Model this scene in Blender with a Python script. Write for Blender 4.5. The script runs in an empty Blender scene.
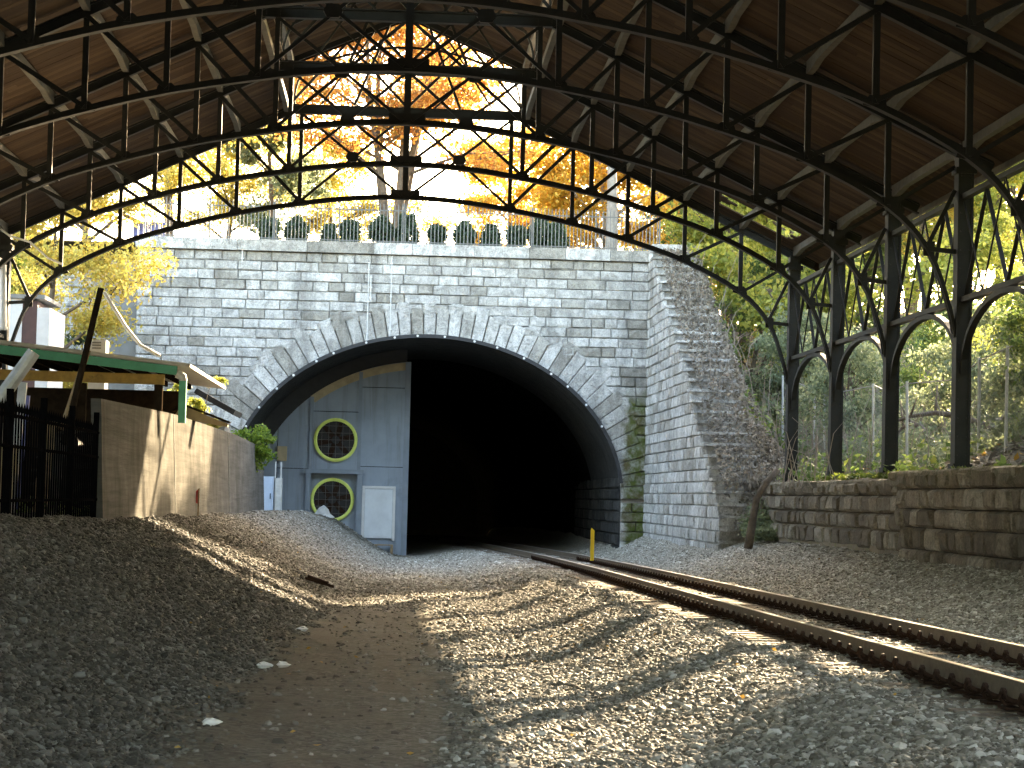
import bpy, math, random
import numpy as np
from mathutils import Vector, Matrix

sc = bpy.context.scene
col = sc.collection
R = math.radians

# ------------------------------------------------------------------ camera
FPX = 2280.0
EYE = np.array([0.0, 0.0, 1.6])
B = np.array([[0.99843525, -0.05031512, 0.02440181],
              [-0.02684978, -0.04856503, 0.99845908],
              [0.04905251, 0.99755192, 0.04983999]])
cam_d = bpy.data.cameras.new('camera')
cam = bpy.data.objects.new('camera', cam_d)
col.objects.link(cam)
cam_d.sensor_width = 36.0
cam_d.lens = 36.0 * FPX / 1024.0
cam_d.clip_end = 4000
M4 = Matrix.Identity(4)
for i in range(3):
    M4[i][0], M4[i][1], M4[i][2] = B[0][i], B[1][i], -B[2][i]
    M4[i][3] = EYE[i]
cam.matrix_world = M4
sc.camera = cam

def at(px, py, Y):
    """world point on the plane Y = const seen at a pixel (for reading sizes off at a known distance)"""
    d = B.T @ np.array([(px - 512) / FPX, -(py - 384) / FPX, 1.0])
    return EYE + d * (Y / d[1])

# ------------------------------------------------------------------ light
SUN_AZ, SUN_EL = R(27), R(19.2)
to_sun = Vector((math.sin(SUN_AZ) * math.cos(SUN_EL), math.cos(SUN_AZ) * math.cos(SUN_EL), math.sin(SUN_EL)))
world = bpy.data.worlds.new('World')
sc.world = world
world.use_nodes = True
nt = world.node_tree
bg = nt.nodes['Background']
sky = nt.nodes.new('ShaderNodeTexSky')
sky.sky_type = 'NISHITA'
sky.sun_disc = False
sky.sun_elevation = SUN_EL
sky.sun_rotation = SUN_AZ
sky.air_density = 1.0
sky.dust_density = 2.5
nt.links.new(sky.outputs[0], bg.inputs[0])
bg.inputs[1].default_value = 0.15
sun_d = bpy.data.lights.new('sun', 'SUN')
sun_d.energy = 4.0
sun_d.angle = R(0.6)
sun_d.color = (1.0, 0.87, 0.68)
sun = bpy.data.objects.new('sun', sun_d)
col.objects.link(sun)
sun.rotation_euler = to_sun.to_track_quat('Z', 'Y').to_euler()
sun.location = to_sun * 120
sc.view_settings.view_transform = 'Standard'
sc.view_settings.look = 'None'
sc.view_settings.exposure = 3.8
sc.view_settings.gamma = 1.0
sc.view_settings.use_white_balance = True      # camera white balance set for open shade
sc.view_settings.white_balance_temperature = 8300
sc.view_settings.use_curve_mapping = False
sc.cycles.max_bounces = 5
sc.cycles.diffuse_bounces = 3
sc.cycles.glossy_bounces = 2
sc.cycles.transmission_bounces = 3
sc.cycles.use_adaptive_sampling = True
sc.cycles.adaptive_threshold = 0.04
sc.cycles.use_denoising = True
sc.cycles.sample_clamp_indirect = 8

# ------------------------------------------------------------------ materials
def nodes(name):
    m = bpy.data.materials.new(name)
    m.use_nodes = True
    t = m.node_tree
    return m, t, t.nodes['Principled BSDF']

def nn(t, kind, **kw):
    n = t.nodes.new(kind)
    for k, v in kw.items():
        if hasattr(n, k):
            setattr(n, k, v)
    return n

def ramp(t, fac, stops):
    r = t.nodes.new('ShaderNodeValToRGB')
    e = r.color_ramp.elements
    while len(e) < len(stops):
        e.new(0.5)
    for i, (p, c) in enumerate(stops):
        e[i].position = p
        e[i].color = (*c, 1)
    if fac is not None:
        t.links.new(fac, r.inputs[0])
    return r

def noise(t, scale, detail=4, rough=0.6, vec=None, dist=0.0):
    n = t.nodes.new('ShaderNodeTexNoise')
    n.inputs['Scale'].default_value = scale
    n.inputs['Detail'].default_value = detail
    n.inputs['Roughness'].default_value = rough
    n.inputs['Distortion'].default_value = dist
    if vec is not None:
        t.links.new(vec, n.inputs['Vector'])
    return n

def math_n(t, op, a, b=None, clamp=False):
    n = t.nodes.new('ShaderNodeMath')
    n.operation = op
    n.use_clamp = clamp
    for i, v in enumerate((a, b)):
        if v is None:
            continue
        if isinstance(v, (int, float)):
            n.inputs[i].default_value = v
        else:
            t.links.new(v, n.inputs[i])
    return n.outputs[0]

def mix(t, fac, a, b, mode='MIX'):
    n = t.nodes.new('ShaderNodeMix')
    n.data_type = 'RGBA'
    n.blend_type = mode
    for sock, v in ((n.inputs[0], fac), (n.inputs[6], a), (n.inputs[7], b)):
        if isinstance(v, (int, float)):
            sock.default_value = v
        elif isinstance(v, tuple):
            sock.default_value = (*v, 1)
        else:
            t.links.new(v, sock)
    return n.outputs[2]

def wpos(t):
    return t.nodes.new('ShaderNodeNewGeometry').outputs['Position']

def bump(t, bs, h, strength=0.4, dist=0.03):
    b = t.nodes.new('ShaderNodeBump')
    b.inputs['Strength'].default_value = strength
    b.inputs['Distance'].default_value = dist
    t.links.new(h, b.inputs['Height'])
    t.links.new(b.outputs[0], bs.inputs['Normal'])

def rnd(t):
    g = t.nodes.new('ShaderNodeNewGeometry').outputs['Random Per Island']
    o = t.nodes.new('ShaderNodeObjectInfo').outputs['Random']
    s = math_n(t, 'ADD', g, o)
    return math_n(t, 'FRACT', s)

def simple(name, c, rough=0.7, metal=0.0, var=0.25, scale=6.0, bmp=0.15, rust=None, rust_amt=0.55):
    m, t, b = nodes(name)
    p = wpos(t)
    n = noise(t, scale, 6, 0.65, p)
    lo = tuple(x * (1 - var) for x in c)
    hi = tuple(min(1, x * (1 + var)) for x in c)
    r = ramp(t, n.outputs['Fac'], [(0.3, lo), (0.7, hi)])
    out = r.outputs[0]
    if rust:
        n2 = noise(t, scale * 0.6, 8, 0.7, p, 0.5)
        k = ramp(t, n2.outputs['Fac'], [(rust_amt, (0, 0, 0)), (rust_amt + 0.12, (1, 1, 1))])
        out = mix(t, k.outputs[0], out, rust)
    t.links.new(out, b.inputs['Base Color'])
    b.inputs['Roughness'].default_value = rough
    b.inputs['Metallic'].default_value = metal
    n3 = noise(t, scale * 6, 4, 0.6, p)
    bump(t, b, n3.outputs['Fac'], bmp, 0.01)
    return m

def stone_mat(name, lo, hi, dark, tint=None, moss=None, streak=1.0, bscale=1.0):
    m, t, b = nodes(name)
    p = wpos(t)
    r0 = rnd(t)
    base = ramp(t, r0, [(0.0, lo), (0.55, tuple((a + c) / 2 for a, c in zip(lo, hi))), (1.0, hi)]).outputs[0]
    if tint:
        k = ramp(t, math_n(t, 'FRACT', math_n(t, 'MULTIPLY', r0, 7.31)), [(0.62, (0, 0, 0)), (0.85, (1, 1, 1))])
        base = mix(t, math_n(t, 'MULTIPLY', k.outputs[0], 0.6), base, tint)
    n1 = noise(t, 2.3 * bscale, 10, 0.78, p, 0.9)
    k1 = ramp(t, n1.outputs['Fac'], [(0.40, (1, 1, 1)), (0.56, (0, 0, 0))])
    mp = t.nodes.new('ShaderNodeMapping')
    mp.inputs['Scale'].default_value = (1.6, 1.6, 0.16)
    t.links.new(p, mp.inputs[0])
    n2 = noise(t, 1.0 * bscale, 7, 0.7, mp.outputs[0], 0.4)
    k2 = ramp(t, n2.outputs['Fac'], [(0.48, (0, 0, 0)), (0.68, (1, 1, 1))])
    c = mix(t, math_n(t, 'MULTIPLY', k1.outputs[0], 0.5), base, dark)
    c = mix(t, math_n(t, 'MULTIPLY', k2.outputs[0], 0.55 * streak), c, dark)
    n6 = noise(t, 9.0 * bscale, 9, 0.8, p, 1.2)
    k6 = ramp(t, n6.outputs['Fac'], [(0.38, (1, 1, 1)), (0.5, (0, 0, 0))])
    c = mix(t, math_n(t, 'MULTIPLY', k6.outputs[0], 0.5), c, dark)
    n4 = noise(t, 22 * bscale, 5, 0.7, p)
    c = mix(t, 0.5, c, ramp(t, n4.outputs['Fac'], [(0.3, (0.25, 0.25, 0.25)), (0.65, (0.75, 0.75, 0.75))]).outputs[0], 'OVERLAY')
    if moss:
        c = moss(t, p, c)
    t.links.new(c, b.inputs['Base Color'])
    b.inputs['Roughness'].default_value = 0.9
    h = math_n(t, 'ADD', noise(t, 7 * bscale, 8, 0.7, p).outputs['Fac'], math_n(t, 'MULTIPLY', n4.outputs['Fac'], 0.35))
    bump(t, b, h, 1.0, 0.09)
    return m

def portal_moss(t, p, c):
    # one wet, mossy run-off stain with its own outline, near the right edge of the portal
    s = t.nodes.new('ShaderNodeSeparateXYZ')
    t.links.new(p, s.inputs[0])
    n = noise(t, 1.3, 6, 0.7, p, 0.5)
    x = math_n(t, 'ADD', s.outputs[0], math_n(t, 'MULTIPLY', math_n(t, 'SUBTRACT', n.outputs['Fac'], 0.5), 1.5))
    dx = math_n(t, 'ABSOLUTE', math_n(t, 'SUBTRACT', x, 8.72))
    kx = math_n(t, 'SUBTRACT', 1.0, math_n(t, 'MULTIPLY', math_n(t, 'SUBTRACT', dx, 0.28), 3.0), True)
    z = math_n(t, 'ADD', s.outputs[2], math_n(t, 'MULTIPLY', n.outputs['Fac'], 2.0))
    kz = math_n(t, 'MULTIPLY', math_n(t, 'SUBTRACT', 6.9, z), 1.2, True)
    n2 = noise(t, 5, 5, 0.7, p)
    k = math_n(t, 'MULTIPLY', math_n(t, 'MULTIPLY', kx, kz), ramp(t, n2.outputs['Fac'], [(0.35, (0.6,) * 3), (0.55, (1,) * 3)]).outputs[0])
    g = ramp(t, n.outputs['Fac'], [(0.45, (0.075, 0.1, 0.016)), (0.66, (0.1, 0.075, 0.035))]).outputs[0]
    return mix(t, k, c, g)

def top_moss(t, p, c):
    s = t.nodes.new('ShaderNodeSeparateXYZ')
    t.links.new(p, s.inputs[0])
    n = noise(t, 2.2, 6, 0.7, p, 0.4)
    z = math_n(t, 'ADD', s.outputs[2], math_n(t, 'MULTIPLY', n.outputs['Fac'], 1.6))
    k = math_n(t, 'MULTIPLY', math_n(t, 'SUBTRACT', z, 2.75), 1.6, True)
    return mix(t, math_n(t, 'MULTIPLY', k, 0.6), c, (0.05, 0.065, 0.02))

def leaf_mat(name, stops, trans=0.5, rough=0.6):
    m, t, b = nodes(name)
    r0 = rnd(t)
    c = ramp(t, r0, stops).outputs[0]
    t.links.new(c, b.inputs['Base Color'])
    b.inputs['Roughness'].default_value = rough
    tr = t.nodes.new('ShaderNodeBsdfTranslucent')
    t.links.new(c, tr.inputs[0])
    mx = t.nodes.new('ShaderNodeMixShader')
    mx.inputs[0].default_value = trans
    t.links.new(b.outputs[0], mx.inputs[1])
    t.links.new(tr.outputs[0], mx.inputs[2])
    t.links.new(mx.outputs[0], t.nodes['Material Output'].inputs[0])
    return m

MAT = {}
MAT['portal'] = stone_mat('portal_granite', (0.54, 0.525, 0.5), (0.73, 0.715, 0.685), (0.09, 0.085, 0.075), (0.26, 0.23, 0.18), portal_moss)
MAT['wing'] = stone_mat('wing_granite', (0.54, 0.525, 0.5), (0.73, 0.715, 0.685), (0.10, 0.095, 0.085), (0.28, 0.25, 0.2))
MAT['retain'] = stone_mat('retaining_stone', (0.15, 0.127, 0.098), (0.3, 0.26, 0.205), (0.055, 0.048, 0.037), (0.44, 0.41, 0.34), top_moss, 0.7, 1.4)
MAT['lining'] = stone_mat('tunnel_lining', (0.05, 0.05, 0.05), (0.11, 0.108, 0.1), (0.02, 0.02, 0.02))
MAT['dark_depth'] = simple('dark_lining', (0.012, 0.012, 0.0115), 0.95, 0.0, 0.4, 2, 0.3)  # sooty deep lining, blackened to paint in the tunnel's darkness
MAT['mortar'] = simple('mortar', (0.2, 0.175, 0.15), 0.95, var=0.4, scale=3)
MAT['mortar_dark'] = simple('mortar_dark', (0.05, 0.045, 0.038), 0.95, var=0.4, scale=3)
MAT['steel'] = simple('painted_steel', (0.013, 0.0135, 0.012), 0.6, 0.0, 0.3, 3, 0.1, (0.024, 0.016, 0.011), 0.62)
MAT['steel'].node_tree.nodes['Principled BSDF'].inputs['Specular IOR Level'].default_value = 0.25
MAT['purlin'] = simple('purlin_paint', (0.085, 0.08, 0.066), 0.7, 0.0, 0.25, 4, 0.1, (0.12, 0.09, 0.06), 0.6)
MAT['iron'] = simple('black_iron', (0.004, 0.004, 0.0045), 0.6, 0.0, 0.3, 8, 0.1, (0.006, 0.004, 0.003), 0.64)
MAT['iron'].node_tree.nodes['Principled BSDF'].inputs['Specular IOR Level'].default_value = 0.0
MAT['galv'] = simple('galvanised', (0.42, 0.43, 0.43), 0.5, 0.3, 0.2, 5, 0.05)
MAT['rail'] = simple('rail_side', (0.13, 0.1, 0.07), 0.65, 0.1, 0.25, 9, 0.2, (0.085, 0.055, 0.035), 0.55)
MAT['railtop'] = simple('rail_head', (0.5, 0.48, 0.46), 0.28, 0.9, 0.12, 5, 0.03)
MAT['clip'] = simple('clip_rust', (0.035, 0.02, 0.014), 0.75, 0.2, 0.4, 12, 0.2)
MAT['tie'] = simple('weathered_tie', (0.16, 0.13, 0.10), 0.95, 0, 0.45, 7, 0.5)
MAT['bulk'] = simple('bulkhead_paint', (0.235, 0.285, 0.34), 0.6, 0.0, 0.1, 1.3, 0.04, (0.17, 0.205, 0.245), 0.6)
_t = MAT['bulk'].node_tree; _b = _t.nodes['Principled BSDF']; _p = wpos(_t)
_mp = _t.nodes.new('ShaderNodeMapping'); _mp.inputs['Scale'].default_value = (3.5, 1, 0.22); _t.links.new(_p, _mp.inputs[0])
_n = noise(_t, 1.0, 8, 0.7, _mp.outputs[0], 0.3)
_src = _b.inputs['Base Color'].links[0].from_socket
_c = mix(_t, math_n(_t, 'MULTIPLY', ramp(_t, _n.outputs['Fac'], [(0.5, (0,) * 3), (0.72, (1,) * 3)]).outputs[0], 0.5), _src, (0.1, 0.09, 0.075))
_t.links.new(_c, _b.inputs['Base Color'])
MAT['bulk_trim'] = simple('bulkhead_trim', (0.19, 0.23, 0.275), 0.55, 0.0, 0.12, 2, 0.04)
MAT['door'] = simple('pale_door', (0.6, 0.64, 0.67), 0.5, 0.0, 0.1, 2, 0.05, (0.36, 0.36, 0.34), 0.66)
MAT['ringy'] = simple('fan_ring_yellow', (0.66, 0.74, 0.17), 0.5, 0.0, 0.12, 6, 0.05)
MAT['fan_dark'] = simple('fan_dark', (0.009, 0.008, 0.008), 0.6, 0.1, 0.4, 8, 0.1)
MAT['rubber'] = simple('black_membrane', (0.018, 0.018, 0.02), 0.65, 0.0, 0.3, 4, 0.1)
MAT['white'] = simple('white_paint', (0.6, 0.6, 0.59), 0.5, 0.0, 0.08, 4, 0.05)
MAT['maroon'] = simple('maroon_paint', (0.07, 0.03, 0.026), 0.6, 0.0, 0.2, 4, 0.05)
m, t, b = nodes('wall_concrete')
p = wpos(t)
mp = t.nodes.new('ShaderNodeMapping'); mp.inputs['Scale'].default_value = (1, 0.35, 9.0); t.links.new(p, mp.inputs[0])
n1 = noise(t, 1.0, 6, 0.6, mp.outputs[0]); n2 = noise(t, 1.1, 8, 0.7, p, 0.6)
mp2 = t.nodes.new('ShaderNodeMapping'); mp2.inputs['Scale'].default_value = (1, 1.3, 0.25); t.links.new(p, mp2.inputs[0])
n3 = noise(t, 1.0, 7, 0.7, mp2.outputs[0], 0.5)
c0 = ramp(t, n2.outputs['Fac'], [(0.3, (0.078, 0.076, 0.07)), (0.7, (0.135, 0.131, 0.12))]).outputs[0]
c0 = mix(t, 0.4, c0, ramp(t, n1.outputs['Fac'], [(0.35, (0.3,) * 3), (0.65, (0.65,) * 3)]).outputs[0], 'OVERLAY')
c0 = mix(t, math_n(t, 'MULTIPLY', ramp(t, n3.outputs['Fac'], [(0.5, (0,) * 3), (0.68, (1,) * 3)]).outputs[0], 0.55), c0, (0.045, 0.042, 0.036))
t.links.new(c0, b.inputs['Base Color']); b.inputs['Roughness'].default_value = 0.92
bump(t, b, n1.outputs['Fac'], 0.5, 0.03)
MAT['concrete'] = m
MAT['concrete_d'] = simple('grey_render', (0.2, 0.2, 0.19), 0.9, 0.0, 0.2, 1.6, 0.3)
MAT['green'] = simple('green_paint', (0.06, 0.34, 0.22), 0.5, 0.0, 0.15, 5, 0.05, (0.2, 0.3, 0.25), 0.68)
MAT['ochre'] = simple('ochre_timber', (0.38, 0.22, 0.05), 0.7, 0.0, 0.3, 6, 0.2, (0.12, 0.06, 0.03), 0.6)
MAT['wood'] = simple('raw_timber', (0.3, 0.21, 0.12), 0.8, 0.0, 0.3, 6, 0.2)
MAT['wood_d'] = simple('dark_timber', (0.025, 0.018, 0.013), 0.8, 0.0, 0.35, 6, 0.2)
MAT['felt'] = simple('roofing_felt', (0.22, 0.21, 0.2), 0.9, 0.0, 0.3, 5, 0.2)
MAT['roof_sheet'] = simple('pale_roof_sheet', (0.5, 0.48, 0.44), 0.7, 0.0, 0.2, 3, 0.1, (0.25, 0.22, 0.18), 0.62)
MAT['felt_b'] = simple('black_felt', (0.022, 0.022, 0.024), 0.75, 0.0, 0.3, 5, 0.2)
MAT['ply'] = simple('plywood', (0.42, 0.33, 0.2), 0.8, 0.0, 0.2, 3, 0.1)
MAT['cabinet'] = simple('cabinet_paint', (0.36, 0.44, 0.55), 0.5, 0.0, 0.1, 3, 0.05)
MAT['yellow'] = simple('marker_yellow', (0.75, 0.5, 0.02), 0.5, 0.0, 0.1, 6, 0.05)
MAT['red'] = simple('flag_red', (0.6, 0.06, 0.05), 0.6, 0.0, 0.1, 6, 0.05)
MAT['blue'] = simple('blue_panel', (0.08, 0.1, 0.32), 0.5, 0.0, 0.2, 6, 0.05)
MAT['plastic'] = simple('white_plastic', (0.7, 0.7, 0.68), 0.35, 0.0, 0.1, 10, 0.3)
MAT['bark'] = simple('bark', (0.13, 0.105, 0.085), 0.95, 0.0, 0.4, 7, 0.6)
MAT['bark_g'] = simple('grey_bark', (0.26, 0.235, 0.21), 0.95, 0.0, 0.3, 7, 0.5)
MAT['twig'] = simple('dead_twigs', (0.24, 0.20, 0.165), 0.95, 0.0, 0.35, 7, 0.3)

Y3 = [(0.0, (0.36, 0.27, 0.06)), (0.5, (0.55, 0.43, 0.09)), (1.0, (0.44, 0.43, 0.13))]
MAT['lf_yellow'] = leaf_mat('yellow_leaf', Y3, 0.55)
MAT['lf_orange'] = leaf_mat('orange_leaf', [(0.0, (0.34, 0.13, 0.035)), (0.5, (0.47, 0.22, 0.05)), (1.0, (0.54, 0.36, 0.1))], 0.55)
MAT['lf_gold'] = leaf_mat('gold_leaf', [(0.0, (0.5, 0.26, 0.04)), (0.5, (0.62, 0.38, 0.06)), (1.0, (0.6, 0.47, 0.11))], 0.62)
MAT['lf_lime'] = leaf_mat('lime_leaf', [(0.0, (0.16, 0.2, 0.04)), (0.5, (0.28, 0.31, 0.06)), (1.0, (0.44, 0.41, 0.09))], 0.55)
MAT['lf_green'] = leaf_mat('green_leaf', [(0.0, (0.06, 0.1, 0.03)), (0.6, (0.12, 0.18, 0.05)), (1.0, (0.26, 0.3, 0.07))], 0.5)
MAT['lf_dark'] = leaf_mat('evergreen_leaf', [(0.0, (0.018, 0.04, 0.018)), (0.7, (0.035, 0.07, 0.03)), (1.0, (0.06, 0.1, 0.04))], 0.2)
MAT['lf_sage'] = leaf_mat('sage_leaf', [(0.0, (0.1, 0.13, 0.07)), (0.6, (0.18, 0.22, 0.12)), (1.0, (0.3, 0.32, 0.17))], 0.45)
MAT['lf_dead'] = leaf_mat('dead_leaf', [(0.0, (0.09, 0.077, 0.06)), (0.5, (0.19, 0.165, 0.135)), (1.0, (0.33, 0.3, 0.25))], 0.3, 0.8)
MAT['lf_fresh'] = leaf_mat('fresh_leaf', [(0.0, (0.07, 0.14, 0.015)), (0.6, (0.16, 0.26, 0.03)), (1.0, (0.3, 0.38, 0.06))], 0.45)
MAT['lf_fallen'] = leaf_mat('fallen_leaf', [(0.0, (0.2, 0.12, 0.03)), (0.6, (0.38, 0.22, 0.05)), (1.0, (0.5, 0.33, 0.08))], 0.2, 0.8)
MAT['grass'] = leaf_mat('grass_blade', [(0.0, (0.06, 0.09, 0.015)), (0.6, (0.11, 0.15, 0.025)), (1.0, (0.2, 0.2, 0.05))], 0.4)

# roof boards: brown timber, board by board
m, t, b = nodes('roof_boards')
p = wpos(t)
r0 = rnd(t)
mp = t.nodes.new('ShaderNodeMapping'); mp.inputs['Scale'].default_value = (0.7, 9.0, 0.7); t.links.new(p, mp.inputs[0])
n = noise(t, 1.0, 6, 0.7, mp.outputs[0], 0.3)
c0 = ramp(t, r0, [(0.0, (0.034, 0.021, 0.0125)), (0.6, (0.048, 0.031, 0.0185)), (1.0, (0.069, 0.046, 0.028))]).outputs[0]
c0 = mix(t, 0.4, c0, ramp(t, n.outputs['Fac'], [(0.3, (0.3,) * 3), (0.7, (0.7,) * 3)]).outputs[0], 'OVERLAY')
t.links.new(c0, b.inputs['Base Color']); b.inputs['Roughness'].default_value = 0.8
bump(t, b, n.outputs['Fac'], 0.3, 0.01)
MAT['boards'] = m

def gravel_light(t, p, c):  # light and shade painted into the gravel colour by position
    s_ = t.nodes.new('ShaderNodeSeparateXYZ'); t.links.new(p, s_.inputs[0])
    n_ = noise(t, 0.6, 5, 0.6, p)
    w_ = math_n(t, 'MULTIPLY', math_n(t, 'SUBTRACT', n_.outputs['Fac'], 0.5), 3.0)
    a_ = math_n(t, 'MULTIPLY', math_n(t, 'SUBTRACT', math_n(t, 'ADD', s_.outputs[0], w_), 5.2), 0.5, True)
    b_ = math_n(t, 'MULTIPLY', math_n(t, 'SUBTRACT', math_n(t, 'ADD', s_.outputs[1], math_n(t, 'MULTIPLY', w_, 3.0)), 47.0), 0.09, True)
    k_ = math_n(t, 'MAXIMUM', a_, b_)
    lit_ = math_n(t, 'MULTIPLY', math_n(t, 'ADD', s_.outputs[0], math_n(t, 'ADD', math_n(t, 'MULTIPLY', w_, 0.4), 1.8)), 0.4, True)      # sunlit middle raised and shaded bank lowered in the colour
    v_ = math_n(t, 'ADD', math_n(t, 'ADD', 0.52, math_n(t, 'MULTIPLY', lit_, 0.75)), math_n(t, 'MULTIPLY', k_, 0.75))
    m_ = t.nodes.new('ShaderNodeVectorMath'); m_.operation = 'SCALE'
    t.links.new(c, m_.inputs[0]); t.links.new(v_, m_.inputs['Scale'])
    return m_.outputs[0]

# ground: gravel with a trodden dirt path
m, t, b = nodes('ground')
p = wpos(t)
at_n = t.nodes.new('ShaderNodeAttribute'); at_n.attribute_name = 'dirt'
vor = t.nodes.new('ShaderNodeTexVoronoi'); vor.inputs['Scale'].default_value = 27; t.links.new(p, vor.inputs['Vector'])
vc = t.nodes.new('ShaderNodeSeparateColor'); t.links.new(vor.outputs['Color'], vc.inputs[0])
grav = ramp(t, vc.outputs[0], [(0.0, (0.07, 0.063, 0.05)), (0.5, (0.14, 0.13, 0.108)), (1.0, (0.25, 0.24, 0.21))]).outputs[0]
nb = noise(t, 0.5, 6, 0.65, p, 0.3)
grav = mix(t, math_n(t, 'MULTIPLY', ramp(t, nb.outputs['Fac'], [(0.45, (0,) * 3), (0.7, (1,) * 3)]).outputs[0], 0.5), grav, (0.14, 0.12, 0.09))
grav = gravel_light(t, p, grav)
nd = noise(t, 3.0, 8, 0.7, p)
dirt = ramp(t, nd.outputs['Fac'], [(0.3, (0.085, 0.073, 0.056)), (0.7, (0.16, 0.14, 0.108))]).outputs[0]
n5 = noise(t, 26.0, 4, 0.7, p)
k5 = ramp(t, n5.outputs['Fac'], [(0.6, (0,) * 3), (0.68, (1,) * 3)]).outputs[0]
dirt = mix(t, math_n(t, 'MULTIPLY', k5, 0.35), dirt, (0.22, 0.2, 0.17))
dirt = mix(t, ramp(t, noise(t, 1.3, 6, 0.7, p, 0.5).outputs['Fac'], [(0.35, (0.2,) * 3), (0.65, (0.75,) * 3)]).outputs[0], dirt, grav)
c0 = mix(t, at_n.outputs['Fac'], grav, dirt)
t.links.new(c0, b.inputs['Base Color']); b.inputs['Roughness'].default_value = 0.92
inv = math_n(t, 'SUBTRACT', 1.0, at_n.outputs['Fac'])
h = math_n(t, 'ADD', math_n(t, 'MULTIPLY', math_n(t, 'SUBTRACT', 1.0, vor.outputs['Distance']), inv), math_n(t, 'MULTIPLY', n5.outputs['Fac'], 0.5))
bump(t, b, h, 0.8, 0.03)
MAT['ground'] = m

m, t, b = nodes('ballast_stone')
r0 = rnd(t)
c0 = ramp(t, r0, [(0.0, (0.062, 0.055, 0.043)), (0.5, (0.13, 0.12, 0.098)), (0.85, (0.2, 0.188, 0.16)), (1.0, (0.33, 0.32, 0.29))]).outputs[0]
c0 = gravel_light(t, wpos(t), c0)
t.links.new(c0, b.inputs['Base Color']); b.inputs['Roughness'].default_value = 0.75
MAT['ballast'] = m

m, t, b = nodes('hill_soil')
p = wpos(t)
n = noise(t, 1.6, 8, 0.7, p, 0.4)
c0 = ramp(t, n.outputs['Fac'], [(0.3, (0.08, 0.066, 0.048)), (0.5, (0.17, 0.14, 0.1)), (0.68, (0.11, 0.125, 0.05))]).outputs[0]
t.links.new(c0, b.inputs['Base Color']); b.inputs['Roughness'].default_value = 0.95
bump(t, b, n.outputs['Fac'], 0.9, 0.1)
MAT['soil'] = m
MAT['yard'] = simple('yard_gravel', (0.3, 0.27, 0.22), 0.95, 0.0, 0.3, 1.5, 0.5)

for _k, _v in (('boards', 0.08), ('ballast', 0.3), ('ground', 0.15), ('dark_depth', 0.0), ('lining', 0.1), ('portal', 0.25), ('wing', 0.25), ('retain', 0.2), ('concrete', 0.0), ('tie', 0.2),
               ('purlin', 0.2), ('wood_d', 0.0), ('bark', 0.1), ('twig', 0.1), ('soil', 0.1), ('yard', 0.1), ('rail', 0.3), ('clip', 0.05)):
    MAT[_k].node_tree.nodes['Principled BSDF'].inputs['Specular IOR Level'].default_value = _v

# ------------------------------------------------------------------ builders
ORIG = {}

def tag(o, label=None, cat=None, group=None, kind=None):
    if label: o['label'] = label
    if cat: o['category'] = cat
    if group: o['group'] = group
    if kind: o['kind'] = kind
    return o

def thing(name, loc, label, cat, group=None):
    o = bpy.data.objects.new(name, None)
    o.empty_display_size = 0.3
    col.objects.link(o)
    o.location = loc
    ORIG[o.name] = np.array(loc, float)
    return tag(o, label, cat, group)

def link(name, me, parent=None, loc=None):
    o = bpy.data.objects.new(name, me)
    col.objects.link(o)
    if parent is not None:
        o.parent = parent
    if loc is not None:
        base = ORIG.get(parent.name, np.zeros(3)) if parent is not None else np.zeros(3)
        o.location = tuple(np.array(loc, float) - base)
    return o

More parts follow.
